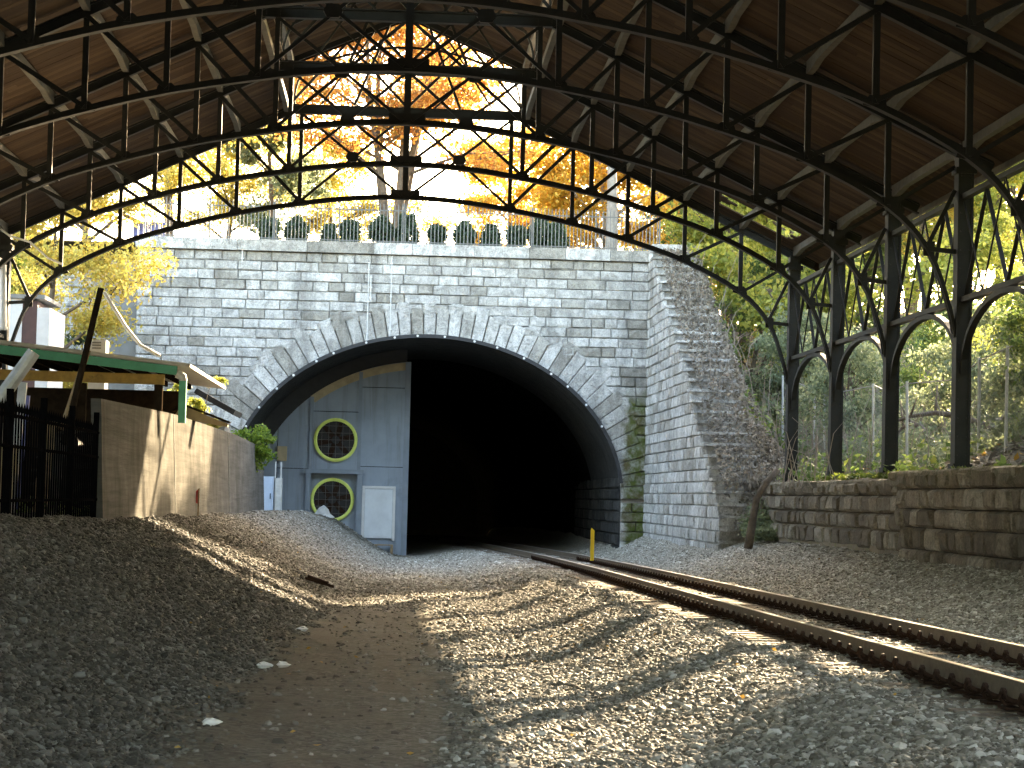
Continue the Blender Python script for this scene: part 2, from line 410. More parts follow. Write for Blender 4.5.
class MB:
    def __init__(s):
        s.v = []; s.f = []
    def add(s, vs, fs):
        n = len(s.v)
        s.v += [tuple(map(float, q)) for q in vs]
        s.f += [tuple(i + n for i in q) for q in fs]
        return s
    def box(s, a, b):
        x0, y0, z0 = a; x1, y1, z1 = b
        return s.add([(x0, y0, z0), (x1, y0, z0), (x1, y1, z0), (x0, y1, z0), (x0, y0, z1), (x1, y0, z1), (x1, y1, z1), (x0, y1, z1)],
                     [(3, 2, 1, 0), (4, 5, 6, 7), (0, 1, 5, 4), (1, 2, 6, 5), (2, 3, 7, 6), (3, 0, 4, 7)])
    def bar(s, p0, p1, w, h, up=(0, 0, 1)):
        p0 = Vector(p0); p1 = Vector(p1); d = (p1 - p0).normalized()
        u = Vector(up); sd = d.cross(u)
        if sd.length < 1e-4:
            sd = d.cross(Vector((0, 1, 0)))
        sd.normalize(); u = sd.cross(d).normalized()
        a, c = sd * (w / 2), u * (h / 2)
        vs = [p0 - a - c, p0 + a - c, p0 + a + c, p0 - a + c, p1 - a - c, p1 + a - c, p1 + a + c, p1 - a + c]
        return s.add(vs, [(0, 1, 2, 3), (7, 6, 5, 4), (0, 4, 5, 1), (1, 5, 6, 2), (2, 6, 7, 3), (3, 7, 4, 0)])
    def sweep(s, pts, w, h, side=(0, 1, 0)):
        """rectangular section along a polyline lying in the plane normal to side"""
        n0 = len(s.v); sd = Vector(side) * (w / 2); P = [Vector(q) for q in pts]
        for i, q in enumerate(P):
            d = (P[min(i + 1, len(P) - 1)] - P[max(i - 1, 0)]).normalized()
            u = Vector(side).cross(d).normalized() * (h / 2)
            s.v += [tuple(q - sd - u), tuple(q + sd - u), tuple(q + sd + u), tuple(q - sd + u)]
        for i in range(len(P) - 1):
            k = n0 + i * 4
            for j in range(4):
                s.f.append((k + j, k + (j + 1) % 4, k + 4 + (j + 1) % 4, k + 4 + j))
        s.f.append((n0 + 3, n0 + 2, n0 + 1, n0)); e = n0 + 4 * (len(P) - 1); s.f.append((e, e + 1, e + 2, e + 3))
        return s
    def tube(s, pts, rad, n=6):
        P = [Vector(q) for q in pts]; n0 = len(s.v)
        if isinstance(rad, (int, float)): rad = [rad] * len(P)
        ref = Vector((0.31, 0.17, 0.93))
        for i, q in enumerate(P):
            d = (P[min(i + 1, len(P) - 1)] - P[max(i - 1, 0)]).normalized()
            a = d.cross(ref)
            if a.length < 1e-3: a = d.cross(Vector((1, 0, 0)))
            a.normalize(); c = d.cross(a)
            for k in range(n):
                th = 2 * math.pi * k / n
                s.v.append(tuple(q + (a * math.cos(th) + c * math.sin(th)) * rad[i]))
        for i in range(len(P) - 1):
            for k in range(n):
                a0 = n0 + i * n + k; a1 = n0 + i * n + (k + 1) % n
                s.f.append((a0, a1, a1 + n, a0 + n))
        s.f.append(tuple(n0 + k for k in range(n - 1, -1, -1)))
        e = n0 + (len(P) - 1) * n
        s.f.append(tuple(e + k for k in range(n)))
        return s
    def build(s, name, mat, parent=None, smooth=False, local=False):
        me = bpy.data.meshes.new(name)
        v = np.array(s.v, float)
        if parent is not None and not local:
            root = parent if parent.parent is None else parent.parent
            v = v - ORIG[root.name]
        me.from_pydata(v.tolist(), [], s.f)
        me.materials.append(MAT[mat])
        if smooth:
            me.polygons.foreach_set('use_smooth', [True] * len(me.polygons))
        me.update()
        return link(name, me, parent)

def np_mesh(name, V, nper, mat):
    """V: (n, nper, 3) separate polygons"""
    n = V.shape[0]
    me = bpy.data.meshes.new(name)
    me.vertices.add(n * nper); me.vertices.foreach_set('co', V.reshape(-1).astype(np.float32))
    me.loops.add(n * nper); me.loops.foreach_set('vertex_index', np.arange(n * nper, dtype=np.int32))
    me.polygons.add(n); me.polygons.foreach_set('loop_start', np.arange(0, n * nper, nper, dtype=np.int32))
    me.polygons.foreach_set('loop_total', np.full(n, nper, dtype=np.int32))
    me.materials.append(MAT[mat])
    me.update(calc_edges=True)
    return me

def leaves(P, size, rng, droop=0.0, aspect=0.55, flat=0.0):
    """leaf-shaped quads (pointed, a little folded) at the points P"""
    n = len(P)
    a = rng.normal(size=(n, 3)); a[:, 2] -= droop; a[:, 2] *= (1 - flat)
    a /= np.linalg.norm(a, axis=1)[:, None]
    b = rng.normal(size=(n, 3)); b[:, 2] *= (1 - flat)
    b -= a * (a * b).sum(1)[:, None]
    b /= np.linalg.norm(b, axis=1)[:, None]
    c = np.cross(a, b)
    L = (size * (0.6 + 0.8 * rng.random(n)))[:, None]
    V = np.empty((n, 4, 3))
    V[:, 0] = P - a * L * 0.5
    V[:, 1] = P + b * L * aspect * 0.5 + c * L * 0.1
    V[:, 2] = P + a * L * 0.5
    V[:, 3] = P - b * L * aspect * 0.5 + c * L * 0.1
    return V

rng = np.random.default_rng(11)
random.seed(5)

# ================================================================== TERRAIN
GR = -0.0085
def vnoise(x, y, s, seed):
    """cheap smooth value noise"""
    x = np.asarray(x, float) / s; y = np.asarray(y, float) / s
    xi = np.floor(x).astype(int); yi = np.floor(y).astype(int); fx = x - xi; fy = y - yi
    fx = fx * fx * (3 - 2 * fx); fy = fy * fy * (3 - 2 * fy)
    def hsh(i, j):
        q = np.sin(i * 127.1 + j * 311.7 + seed * 74.7) * 43758.5453
        return q - np.floor(q)
    return (hsh(xi, yi) * (1 - fx) + hsh(xi + 1, yi) * fx) * (1 - fy) + (hsh(xi, yi + 1) * (1 - fx) + hsh(xi + 1, yi + 1) * fx) * fy - 0.5

def sm(a, b, x):
    t_ = np.clip((x - a) / (b - a), 0, 1); return t_ * t_ * (3 - 2 * t_)

def track_shift(Y):
    return -0.0004 * np.maximum(0, np.asarray(Y, float) - 45) ** 2

def ground_z(X, Y):
    X = np.asarray(X, float); Y = np.asarray(Y, float)
    z = GR * Y
    sh = track_shift(Y)
    toe = np.interp(Y, [0, 14, 34, 60, 75, 100], [-1.7, -1.6, -1.1, -0.7, 0.0, 0.1])
    crest = np.interp(Y, [0, 36, 60, 78, 86, 100], [-4.6, -4.7, -4.6, -3.6, -3.0, -2.5])
    zc = np.interp(Y, [0, 26, 36, 54, 78, 90, 100], [1.3, 1.26, 1.17, 1.02, 0.95, 0.75, 0.45])
    k = np.clip((toe - X) / (toe - crest), 0, 1)
    prof = np.where(k < 0.2, 1.6 * k * k / 0.4 * 0.5, k)
    prof = sm(0, 1, k) * 0.55 + k * 0.45
    z = z + prof * (zc - z)
    bal = sm(1.6, 3.6, X - sh) * 0.29 - 0.012 * (sm(3.5, 3.9, X - sh) - sm(6.6, 7.0, X - sh)) + 0.10 * np.exp(-((X - sh - 2.9) / 0.8) ** 2) * (0.6 + vnoise(X, Y, 4.0, 9) * 2.2) * sm(50, 40, Y)
    z = z + bal
    rise = sm(7.3, 10.3, X - sh * 0.5) * (0.62 - (GR * Y + 0.29))
    z = z + np.where(X > 6, rise, 0)
    z = z + vnoise(X, Y, 1.7, 1) * 0.05 + vnoise(X, Y, 0.6, 2) * 0.045 + vnoise(X, Y, 3.3, 14) * 0.10 * np.clip(1 - np.abs(X - 5.2) / 2.4 < 0, 0, 1)
    return z

def grid_mesh(name, xs, ys, fz, mat):
    XX, YY = np.meshgrid(xs, ys); Z = fz(XX, YY)
    V = np.stack([XX, YY, Z], -1).reshape(-1, 3)
    nx, ny = len(xs), len(ys)
    i = np.arange(nx * ny).reshape(ny, nx)
    Fq = np.stack([i[:-1, :-1], i[:-1, 1:], i[1:, 1:], i[1:, :-1]], -1).reshape(-1, 4)
    me = bpy.data.meshes.new(name)
    me.from_pydata(V.tolist(), [], Fq.tolist())
    me.polygons.foreach_set('use_smooth', [True] * len(me.polygons))
    me.materials.append(MAT[mat]); me.update()
    return me, V

xs = np.concatenate([np.arange(-5.2, 10.45, 0.12), [10.55]])
ys = np.concatenate([np.arange(-12, 10, 1.0), np.arange(10, 60, 0.16), np.arange(60, 150, 0.5)])
gm, GV = grid_mesh('ground', xs, ys, ground_z, 'ground')
px_path = np.interp(GV[:, 1], [0, 14, 30, 60, 90], [-0.6, -0.5, -0.35, 0.1, 1.0])
wid = np.interp(GV[:, 1], [0, 14, 40, 90], [1.2, 1.2, 1.05, 1.0])
dn = vnoise(GV[:, 0], GV[:, 1], 0.9, 5) * 0.9 + vnoise(GV[:, 0], GV[:, 1], 0.3, 6) * 0.8
dirt = 1 - sm(0.4, 1.35, (np.abs(GV[:, 0] - px_path)) / wid + dn * 0.45)
dirt *= sm(47, 33, GV[:, 1])
def fattr(me, name, vals):
    a = me.attributes.new(name, 'FLOAT', 'POINT'); a.data.foreach_set('value', np.asarray(vals, np.float32))
fattr(gm, 'dirt', dirt)
slopeL = sm(-0.5, -3.5, GV[:, 0])
tb = GV[:, 0] - track_shift(GV[:, 1])
dens = (0.03 + 0.97 * (1 - sm(0.0, 0.8, dirt)) ** 1.2) * np.where((tb > 3.75) & (tb < 6.6), 0.8, 1.0) * np.interp(GV[:, 1], [8, 14, 28, 45, 62, 90, 91], [300, 560, 380, 170, 100, 80, 0]) * (GV[:, 1] > 11)
vis = (np.abs(GV[:, 0]) < GV[:, 1] * 0.30 + 1.5)
fattr(gm, 'dens', dens * vis)
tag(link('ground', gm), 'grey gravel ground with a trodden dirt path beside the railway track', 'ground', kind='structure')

# loose stones lying on the gravel (uncountable): instanced angular stones
def gravel_nodes():
    ng = bpy.data.node_groups.new('gravel_scatter', 'GeometryNodeTree')
    ng.interface.new_socket('Geometry', in_out='INPUT', socket_type='NodeSocketGeometry')
    ng.interface.new_socket('Geometry', in_out='OUTPUT', socket_type='NodeSocketGeometry')
    N = ng.nodes; L = ng.links
    gi = N.new('NodeGroupInput'); go = N.new('NodeGroupOutput')
    at_ = N.new('GeometryNodeInputNamedAttribute'); at_.data_type = 'FLOAT'; at_.inputs[0].default_value = 'dens'
    dp = N.new('GeometryNodeDistributePointsOnFaces'); dp.distribute_method = 'RANDOM'
    L.new(gi.outputs[0], dp.inputs['Mesh']); L.new(at_.outputs[0], dp.inputs['Density'])
    ico = N.new('GeometryNodeMeshIcoSphere'); ico.inputs['Radius'].default_value = 0.026; ico.inputs['Subdivisions'].default_value = 1
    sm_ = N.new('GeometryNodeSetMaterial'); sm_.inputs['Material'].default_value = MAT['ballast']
    L.new(ico.outputs['Mesh'], sm_.inputs[0])
    rr = N.new('FunctionNodeRandomValue'); rr.data_type = 'FLOAT_VECTOR'
    rr.inputs[0].default_value = (-0.6, -0.6, 0); rr.inputs[1].default_value = (0.6, 0.6, 6.28)
    rs = N.new('FunctionNodeRandomValue'); rs.data_type = 'FLOAT_VECTOR'; rs.inputs['Seed'].default_value = 7
    rs.inputs[0].default_value = (0.45, 0.4, 0.35); rs.inputs[1].default_value = (1.75, 1.35, 0.85)
    ip = N.new('GeometryNodeInstanceOnPoints')
    L.new(dp.outputs['Points'], ip.inputs['Points']); L.new(sm_.outputs[0], ip.inputs['Instance'])
    rf = N.new('FunctionNodeRandomValue'); rf.data_type = 'FLOAT'; rf.inputs['Seed'].default_value = 3
    pw = N.new('ShaderNodeMath'); pw.operation = 'POWER'; L.new(rf.outputs[1], pw.inputs[0]); pw.inputs[1].default_value = 7.0
    ma = N.new('ShaderNodeMath'); ma.operation = 'MULTIPLY_ADD'; L.new(pw.outputs[0], ma.inputs[0]); ma.inputs[1].default_value = 1.2; ma.inputs[2].default_value = 0.85
    vs_ = N.new('ShaderNodeVectorMath'); vs_.operation = 'SCALE'; L.new(rs.outputs[0], vs_.inputs[0]); L.new(ma.outputs[0], vs_.inputs['Scale'])
    L.new(rr.outputs[0], ip.inputs['Rotation']); L.new(vs_.outputs[0], ip.inputs['Scale'])
    L.new(ip.outputs[0], go.inputs[0])
    return ng
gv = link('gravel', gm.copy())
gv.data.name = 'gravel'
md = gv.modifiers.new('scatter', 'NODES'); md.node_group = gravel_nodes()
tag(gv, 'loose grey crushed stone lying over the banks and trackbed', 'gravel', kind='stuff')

def hill_z(X, Y):
    X = np.asarray(X, float); Y = np.asarray(Y, float)
    w = np.interp(Y, [64, 66, 82.5, 84], [2.1, 2.3, 10.3, 10.75])
    w2 = np.interp(Y, [64, 84, 100, 130], [2.1, 4.4, 8.5, 11])
    kx = sm(10.7, 12.2, X); w = w * (1 - kx) + w2 * kx
    d = np.maximum(0, X - 10.7)
    up = np.interp(d, [0, 1.5, 8, 25, 60], [0, 0.25, 3.4, 9.5, 17])
    z = w + up * np.interp(Y, [42, 60, 84, 120], [1, 0.7, 0.35, 0.2])
    z = z + (vnoise(X, Y, 3.1, 3) * 0.9 + vnoise(X, Y, 1.1, 4) * 0.35) * np.clip(d / 2, 0, 1)
    return z
xs2 = np.concatenate([[9.5, 10.0, 10.42], np.arange(10.8, 30, 0.6), np.arange(30, 130, 5)])
ys2 = np.concatenate([np.arange(-20, 62, 1.2), np.arange(62, 84, 0.6), np.arange(84.6, 120, 1.5), np.arange(120, 300, 12)])
def hz2(X, Y):
    z = hill_z(X, Y)
    return np.where((X < 10.3) & (Y < 66), -0.6, np.where(X < 10.75, np.where(Y > 63, z - 0.7, z - 0.15), z))
hm, _ = grid_mesh('hillside', xs2, ys2, hz2, 'soil')
tag(link('hillside', hm), 'steep overgrown soil bank rising right of the track', 'bank', kind='structure')
def plat_z(X, Y):
    return 10.62 + vnoise(X, Y, 5, 8) * 0.3 * sm(84.5, 87, Y) + np.maximum(0, Y - 95) * 0.02
pm, _ = grid_mesh('upper_terrace', np.arange(-60, 10.1, 2.0), np.concatenate([[83.9, 84.5], np.arange(86, 300, 5)]), plat_z, 'soil')
tag(link('upper_terrace', pm), 'level ground above the tunnel portal behind its parapet', 'ground', kind='structure')
def left_z(X, Y):
    z = 1.0 + np.interp(Y, [0, 26, 54, 84], [0.2, 0.15, 0.0, -0.1]) + vnoise(X, Y, 3, 12) * 0.2
    z = z + np.interp(-X, [15, 24, 60], [0, 5, 12])
    return np.where(X > -5.0, z - 0.25, z)
lm, _ = grid_mesh('yard', np.concatenate([np.arange(-120, -30, 6), np.arange(-30, -4.7, 0.6)]), np.arange(-20, 83.6, 1.5), left_z, 'yard')
tag(link('yard', lm), 'packed earth yard behind the concrete wall on the left', 'ground', kind='structure')
fm, _ = grid_mesh('far_ground', np.linspace(-1500, 1500, 31), np.linspace(-1500, 2500, 41), lambda X, Y: -6 + 0 * X, 'soil')
tag(link('far_ground', fm), 'low ground reaching to the horizon around the cutting', 'ground', kind='structure')

# ================================================================== STONE WORK
def rock(w, h, d, bul, ch, r):
    """rock-faced block, front at -y; local origin at centre of its back"""
    x, z = w / 2, h / 2
    j = lambda a: (r.random() - 0.5) * a
    v = [(-x, 0, -z), (x, 0, -z), (x, 0, z), (-x, 0, z)]
    f = [(-x + j(ch * .5), -d, -z + j(ch * .5)), (x + j(ch * .5), -d, -z + j(ch * .5)), (x + j(ch * .5), -d, z + j(ch * .5)), (-x + j(ch * .5), -d, z + j(ch * .5))]
    c = ch * 1.3
    q = [(-x + c + j(c), -d - bul * (0.5 + r.random()), -z + c + j(c)), (x - c + j(c), -d - bul * (0.5 + r.random()), -z + c + j(c)),
         (x - c + j(c), -d - bul * (0.5 + r.random()), z - c + j(c)), (-x + c + j(c), -d - bul * (0.5 + r.random()), z - c + j(c))]
    m_ = [(j(w * .4), -d - bul * (0.7 + 0.9 * r.random()), j(h * .3))]
    vs = v + f + q + m_
    fs = []
    for i in range(4):
        k = (i + 1) % 4
        fs += [(i, k, 4 + k, 4 + i), (4 + i, 4 + k, 8 + k, 8 + i), (8 + i, 8 + k, 12)]
    return vs, fs

def stones(parent, rects, axis, mat, name='stone', limit=290, d=0.10, bul=0.045, ch=0.022, seed=1, joint=0.014, rest='small_stones', big=None, rough=0.5):
    """rects: (u0,u1,z0,z1); axis(u) -> (x,y,angle) of wall face; first `limit` (by visible size) become parts, the others one stuff part"""
    r = random.Random(seed)
    order = sorted(range(len(rects)), key=(lambda i: -big(rects[i])) if big else (lambda i: 0))
    keep = set(order[:limit]); rm = MB()
    org = ORIG[parent.name]
    for i, (u0, u1, z0, z1) in enumerate(rects):
        w, h = u1 - u0 - joint, z1 - z0 - joint
        if w < 0.06: continue
        x, y, an = axis((u0 + u1) / 2)
        vs, fs = rock(w, h, d * (1 + rough * (r.random() - 0.5)), bul, ch, r)
        if i in keep:
            me = bpy.data.meshes.new(name); me.from_pydata(vs, [], fs); me.materials.append(MAT[mat]); me.update()
            o = link(name, me, parent, (x, y, (z0 + z1) / 2)); o.rotation_euler = (0, 0, an)
        else:
            ca, sa = math.cos(an), math.sin(an)
            rm.add([(x + a * ca - c * sa, y + a * sa + c * ca, (z0 + z1) / 2 + e) for a, c, e in vs], fs)
    if rm.v:
        o = rm.build(rest, mat, parent); o['kind'] = 'stuff'

def course_rects(u0, u1, z0, z1, wmin, wmax, r, first=None):
    out = []; u = u0
    while u < u1 - 0.01:
        w = wmin + (wmax - wmin) * r.random() ** 1.3
        if u1 - (u + w) < wmin * 0.7: w = u1 - u
        out.append((u, min(u + w, u1), z0, z1)); u += w
    return out

# ---- portal
PY, PX, PA, PCR, PSP = 83.0, 1.03, 7.12, 7.38, 1.65
PBH = PCR - PSP
def arch_z(s):          # intrados height at lateral s
    q = 1 - (s / PA) ** 2
    return PSP + PBH * math.sqrt(q) if q > 0 else None
def ell(th, grow=0.0):
    return (PX + (PA + grow) * math.cos(th), PSP + (PBH + grow) * math.sin(th))
XL, XR, ZT, ZB = -9.6, 9.06, 10.74, -1.0
portal = thing('tunnel_portal', (PX, PY, -0.7), 'pale granite tunnel portal wall with wide arched mouth', 'tunnel portal')
mb = MB()
N = 64
ths = [math.pi * i / N for i in range(N + 1)]
ring = [ell(th) for th in ths]
ring = [(PX + PA, ZB)] + ring + [(PX - PA, ZB)]
outer = []
for (x, z) in ring:     # project to outer rectangle
    if z <= PSP + 0.01:
        outer.append((XR if x > PX else XL, z))
    else:
        dx, dz = x - PX, z - PSP + 1e-6
        kx = ((XR - PX) if dx > 0 else (PX - XL)) / max(abs(dx), 1e-6); kz = (ZT - PSP) / dz
        k = min(kx, kz); outer.append((PX + dx * k, PSP + dz * k))
for i in range(len(ring) - 1):
    a, b2 = ring[i], ring[i + 1]; c, d2 = outer[i], outer[i + 1]
    mb.add([(a[0], PY, a[1]), (b2[0], PY, b2[1]), (d2[0], PY, d2[1]), (c[0], PY, c[1])], [(0, 1, 2, 3)])
    if abs(c[0] - d2[0]) > 0.01 and abs(c[1] - d2[1]) > 0.01:
        cx = XR if c[0] > PX else XL
        mb.add([(c[0], PY, c[1]), (d2[0], PY, d2[1]), (cx, PY, ZT)], [(0, 1, 2)])
mb.box((XL, PY + 0.05, 8.2), (XR, PY + 1.2, ZT))
mb.box((XL, PY + 0.05, ZB), (PX - PA - 0.015, PY + 1.2, 8.2))
mb.box((PX + PA + 0.015, PY + 0.05, ZB), (XR + 0.035, PY + 1.2, 8.2))
mb.build('wall_core', 'mortar', portal)
r = random.Random(3)
# voussoirs, long and short
VN = 47
vth = [math.pi * (0.0 + i / VN) for i in range(VN + 1)]
# equal arc lengths
fine = np.linspace(0, math.pi, 2000)
pts = np.array([ell(q) for q in fine]); acc = np.concatenate([[0], np.cumsum(np.linalg.norm(np.diff(pts, axis=0), axis=1))])
vth = np.interp(np.linspace(0, acc[-1], VN + 1), acc, fine)
def normal(th):
    n_ = Vector((math.cos(th) / PA, 0, math.sin(th) / PBH)); return n_.normalized()
def vlen(i):
    c_ = abs(i - VN / 2) / (VN / 2)
    return (1.28 if i % 2 else 1.06) + (0.35 if 0.25 < c_ < 0.75 and i % 3 == 0 else 0.0)
for i in range(VN):
    g = 0.0012
    t0, t1 = vth[i] + g, vth[i + 1] - g
    L = vlen(i)
    n_ = normal((t0 + t1) / 2)
    pp = []
    for th in (t0, t1):
        x, z = ell(th); pp.append((x, z))
    tang = Vector((pp[1][0] - pp[0][0], 0, pp[1][1] - pp[0][1]))
    gj = tang.normalized() * 0.006
    wid_ = 1.0 + L * 0.06
    na, nb_ = normal(t0), normal(t1)
    o0 = (pp[0][0] + na.x * L, pp[0][1] + na.z * L); o1 = (pp[1][0] + nb_.x * L, pp[1][1] + nb_.z * L)
    quad = [(pp[0][0] + gj.x, pp[0][1] + gj.z), (pp[1][0] - gj.x, pp[1][1] - gj.z), (o1[0] - gj.x, o1[1] - gj.z), (o0[0] + gj.x, o0[1] + gj.z)]
    cx = sum(q[0] for q in quad) / 4; cz = sum(q[1] for q in quad) / 4
    dep = 0.085 + r.random() * 0.03
    bk = [(x, PY, z) for x, z in quad]; fr = [(x, PY - dep, z) for x, z in quad]
    inn = [(x + (cx - x) * 0.14, PY - dep - 0.03 - r.random() * 0.03, z + (cz - z) * 0.06) for x, z in quad]
    m2 = MB().add(bk + fr + inn, [(0 + k, (k + 1) % 4, 4 + (k + 1) % 4, 4 + k) for k in range(4)] + [(4 + k, 4 + (k + 1) % 4, 8 + (k + 1) % 4, 8 + k) for k in range(4)] + [(8, 9, 10, 11)])
    m2.build('voussoir', 'portal', portal)
# courses
rects = []
ch_ = 0.352
z = ZT - 0.42
ci = 0
while z > ZB + 0.1:
    z0, z1 = z - ch_, z
    zm = (z0 + z1) / 2
    def ext(zq):
        zz = zq - PSP
        a_, b_ = PA + 0.93, PBH + 0.93
        if zz < 0: return PA
        q = 1 - (zz / b_) ** 2
        return a_ * math.sqrt(q) if q > 0 else None
    e = ext(zm)
    if e is None:
        rects += course_rects(XL + r.random() * 0.0, XR, z0, z1, 0.55, 1.55, r)
    else:
        rects += course_rects(XL, PX - e, z0, z1, 0.5, 1.35, r)
        rects += course_rects(PX + e, XR, z0, z1, 0.35, 1.1, r)
    z -= ch_; ci += 1
def seen_portal(q):
    u0, u1, z0, z1 = q
    k = (u1 - u0) * (z1 - z0)
    px_ = 397 + (u0 + u1) / 2 * 27.5
    if z1 < 0.2 or (u1 < -4 and z1 < 4.2): k *= 0.1
    return k
stones(portal, rects, lambda u: (u, PY, 0), 'portal', limit=295, seed=4, big=seen_portal, d=0.075, bul=0.05, ch=0.026, joint=0.012, rest='stone_filling')
for q in course_rects(XL - 0.1, XR + 0.12, ZT - 0.40, ZT, 1.3, 2.6, r):
    MB().box((q[0] + 0.008, PY - 0.26 - r.random() * 0.02, q[2]), (q[1] - 0.008, PY + 1.3, q[3] + r.random() * 0.012)).build('coping_stone', 'portal', portal)

# ---- tunnel
tun = thing('tunnel_lining', (PX, PY + 1, -0.7), 'dark barrel vault lining inside the tunnel mouth', 'tunnel lining')
mb = MB()
prof = [(PX + PA, -1.6)] + [ell(th) for th in ths] + [(PX - PA, -1.6)]
yy = [PY + 0.02, 86, 91, 95, 100, 106, 114, 124, 140, 160]
for k, y in enumerate(yy):
    bend = -0.0006 * max(0, y - 95) ** 2
    for (x, z) in prof: mb.v.append((x + bend, y, z + GR * (y - 83)))
npf = len(prof)
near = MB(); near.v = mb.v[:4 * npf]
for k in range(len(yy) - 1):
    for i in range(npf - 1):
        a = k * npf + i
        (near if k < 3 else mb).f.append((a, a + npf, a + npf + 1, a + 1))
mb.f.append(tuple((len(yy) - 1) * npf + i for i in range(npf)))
mb.build('dark_vault', 'dark_depth', tun)
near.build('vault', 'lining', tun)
rects = []
for k in range(9):
    z0 = -0.9 + k * 0.42
    rects += course_rects(83.15, 103, z0, z0 + 0.42, 0.7, 1.5, r)
def lin_axis(y):
    return (PX + PA - 0.0, y, -math.pi / 2)
rects = [q for q in rects if q[3] < PSP + 0.9]
stones(tun, rects, lin_axis, 'lining', 'lining_stone', limit=110, d=0.05, bul=0.05, ch=0.03, seed=9, joint=0.03, big=lambda q: -q[0])

# black membrane edge round the arch with pale fixings
mem = thing('arch_membrane', (PX, PY - 0.2, PCR), 'black rubber strip edging the tunnel arch with pale fixings', 'edging')
mb = MB()
arcp = [ell(th, 0.02) for th in np.linspace(0.10, math.pi - 0.10, 70)]
mb.sweep([(x, PY - 0.20, z) for x, z in arcp], 0.16, 0.13, (0, 1, 0))
mb.build('strip', 'rubber', mem)
for th in np.linspace(0.5, math.pi - 0.25, 18):
    th += r.uniform(-0.03, 0.03)
    x, z = ell(th, 0.02)
    MB().tube([(x, PY - 0.275, z), (x, PY - 0.315, z)], 0.045, 8).build('fixing', 'white', mem)

# ---- wing wall (stepped), runs towards the camera along x = 9.1
wing = thing('wing_wall', (9.1, 75, 0), 'pale granite wing wall stepping down from the portal toward the retaining wall', 'wing wall')
WX = 9.08
def wing_top(y):
    return float(np.interp(y, [63.4, 66.3, 69.3, 72.0, 76.2, 81.8, 83], [1.4, 3.0, 4.3, 6.0, 7.65, 10.45, 10.74]))
rects = []; mbc = MB(); z = -0.6; k = 0; cops = []
while z < 10.7:
    z1 = z + 0.352
    y0 = next((y for y in np.arange(63.3, 83.01, 0.1) if wing_top(y) >= z1 - 0.05), 82.8)
    mbc.box((WX + 0.02, y0 + 0.05, z), (WX + 1.3, 84.3, z1 + 0.001))
    rects += course_rects(y0, 82.85, z, z1, 0.6, 1.5, r)
    cops.append((y0, z1))
    z = z1
mbc.build('wall_core', 'wing', wing)
stones(wing, rects, lambda y: (WX + 0.02, y, -math.pi / 2), 'wing', limit=280, d=0.07, bul=0.05, joint=0.01, seed=12, big=lambda q: (q[1] - q[0]) * (2 if q[2] > -0.2 else 0.1), rest='stone_filling')
for i in range(0, len(cops) - 1):
    y0, z1 = cops[i]; y1 = cops[i + 1][0]
    MB().box((WX - 0.1, y0 - 0.06, z1 + 0.004), (WX + 1.45, max(y1, y0 + 0.2) - 0.08, z1 + 0.09)).build('step_slab', 'wing', wing)

# ---- retaining wall along the right side
ret = thing('retaining_wall', (10.4, 45, 0.3), 'low brown rubble stone retaining wall under the right columns', 'retaining wall')
RX = 10.32; JOG = 44.9
MB().box((RX - 0.24, 4, 0.0), (RX + 0.019, JOG, 2.14)).build('wall_core', 'mortar_dark', ret)
MB().box((RX + 0.02, 4, 0.0), (RX + 0.55, 67.5, 2.02)).build('wall_core', 'mortar_dark', ret)
rects = []
z = 0.28
for hgt in (0.40, 0.42, 0.36, 0.38, 0.3):
    u = 18.0
    while u < 67.4:
        w = r.uniform(0.35, 0.95) if r.random() < 0.8 else r.uniform(0.9, 1.4)
        dz = r.uniform(-0.05, 0.05)
        rects.append((u, min(u + w, 67.5), z + 0.0, z + hgt))
        u += w
    z += hgt
rects = [(a, b_, c_ + (0.12 if a < JOG else 0), d_ + (0.12 if a < JOG else 0)) for a, b_, c_, d_ in rects]
stones(ret, rects, lambda y: (RX + 0.02 - (0.26 if y < JOG else 0), y, -math.pi / 2), 'retain', limit=295, d=0.09, bul=0.07, ch=0.04, seed=21, joint=0.022, rough=0.9, big=lambda q: (1 if q[0] > 35.5 else 0) * 10 + (q[2] > 0.2), rest='stone_filling')
for q in course_rects(18, 67, 0, 1, 0.9, 1.8, r):
    m2 = MB()
    vs, fs = rock(q[1] - q[0] - 0.03, 0.2, 0.5, 0.05, 0.03, r)
    jg = 1 if (q[0] + q[1]) / 2 < JOG else 0
    m2.add([(RX + 0.42 + c - 0.27 * jg, (q[0] + q[1]) / 2 - a, 2.1 + 0.12 * jg + e + r.uniform(-.01, .01)) for a, c, e in vs], fs)
    m2.build('coping_stone', 'retain', ret)

# grey return wall left of the portal
rw = thing('return_wall', (-10.5, 84, 1), 'grey rendered pier with stone return left of the portal', 'wall')
MB().box((-10.6, 83.25, 0), (-9.62, 84.4, 9.9)).build('pier', 'concrete_d', rw)
MB().box((-13.6, 84.6, 0), (-10.62, 85.4, 9.6)).build('wall_core', 'mortar', rw)
rects = []
for k in range(24):
    rects += course_rects(-13.6, -10.62, 1.2 + k * 0.352, 1.2 + (k + 1) * 0.352, 0.6, 1.3, r)
stones(rw, rects, lambda u: (u, 84.58, 0), 'portal', limit=120, seed=31, big=lambda q: q[3])

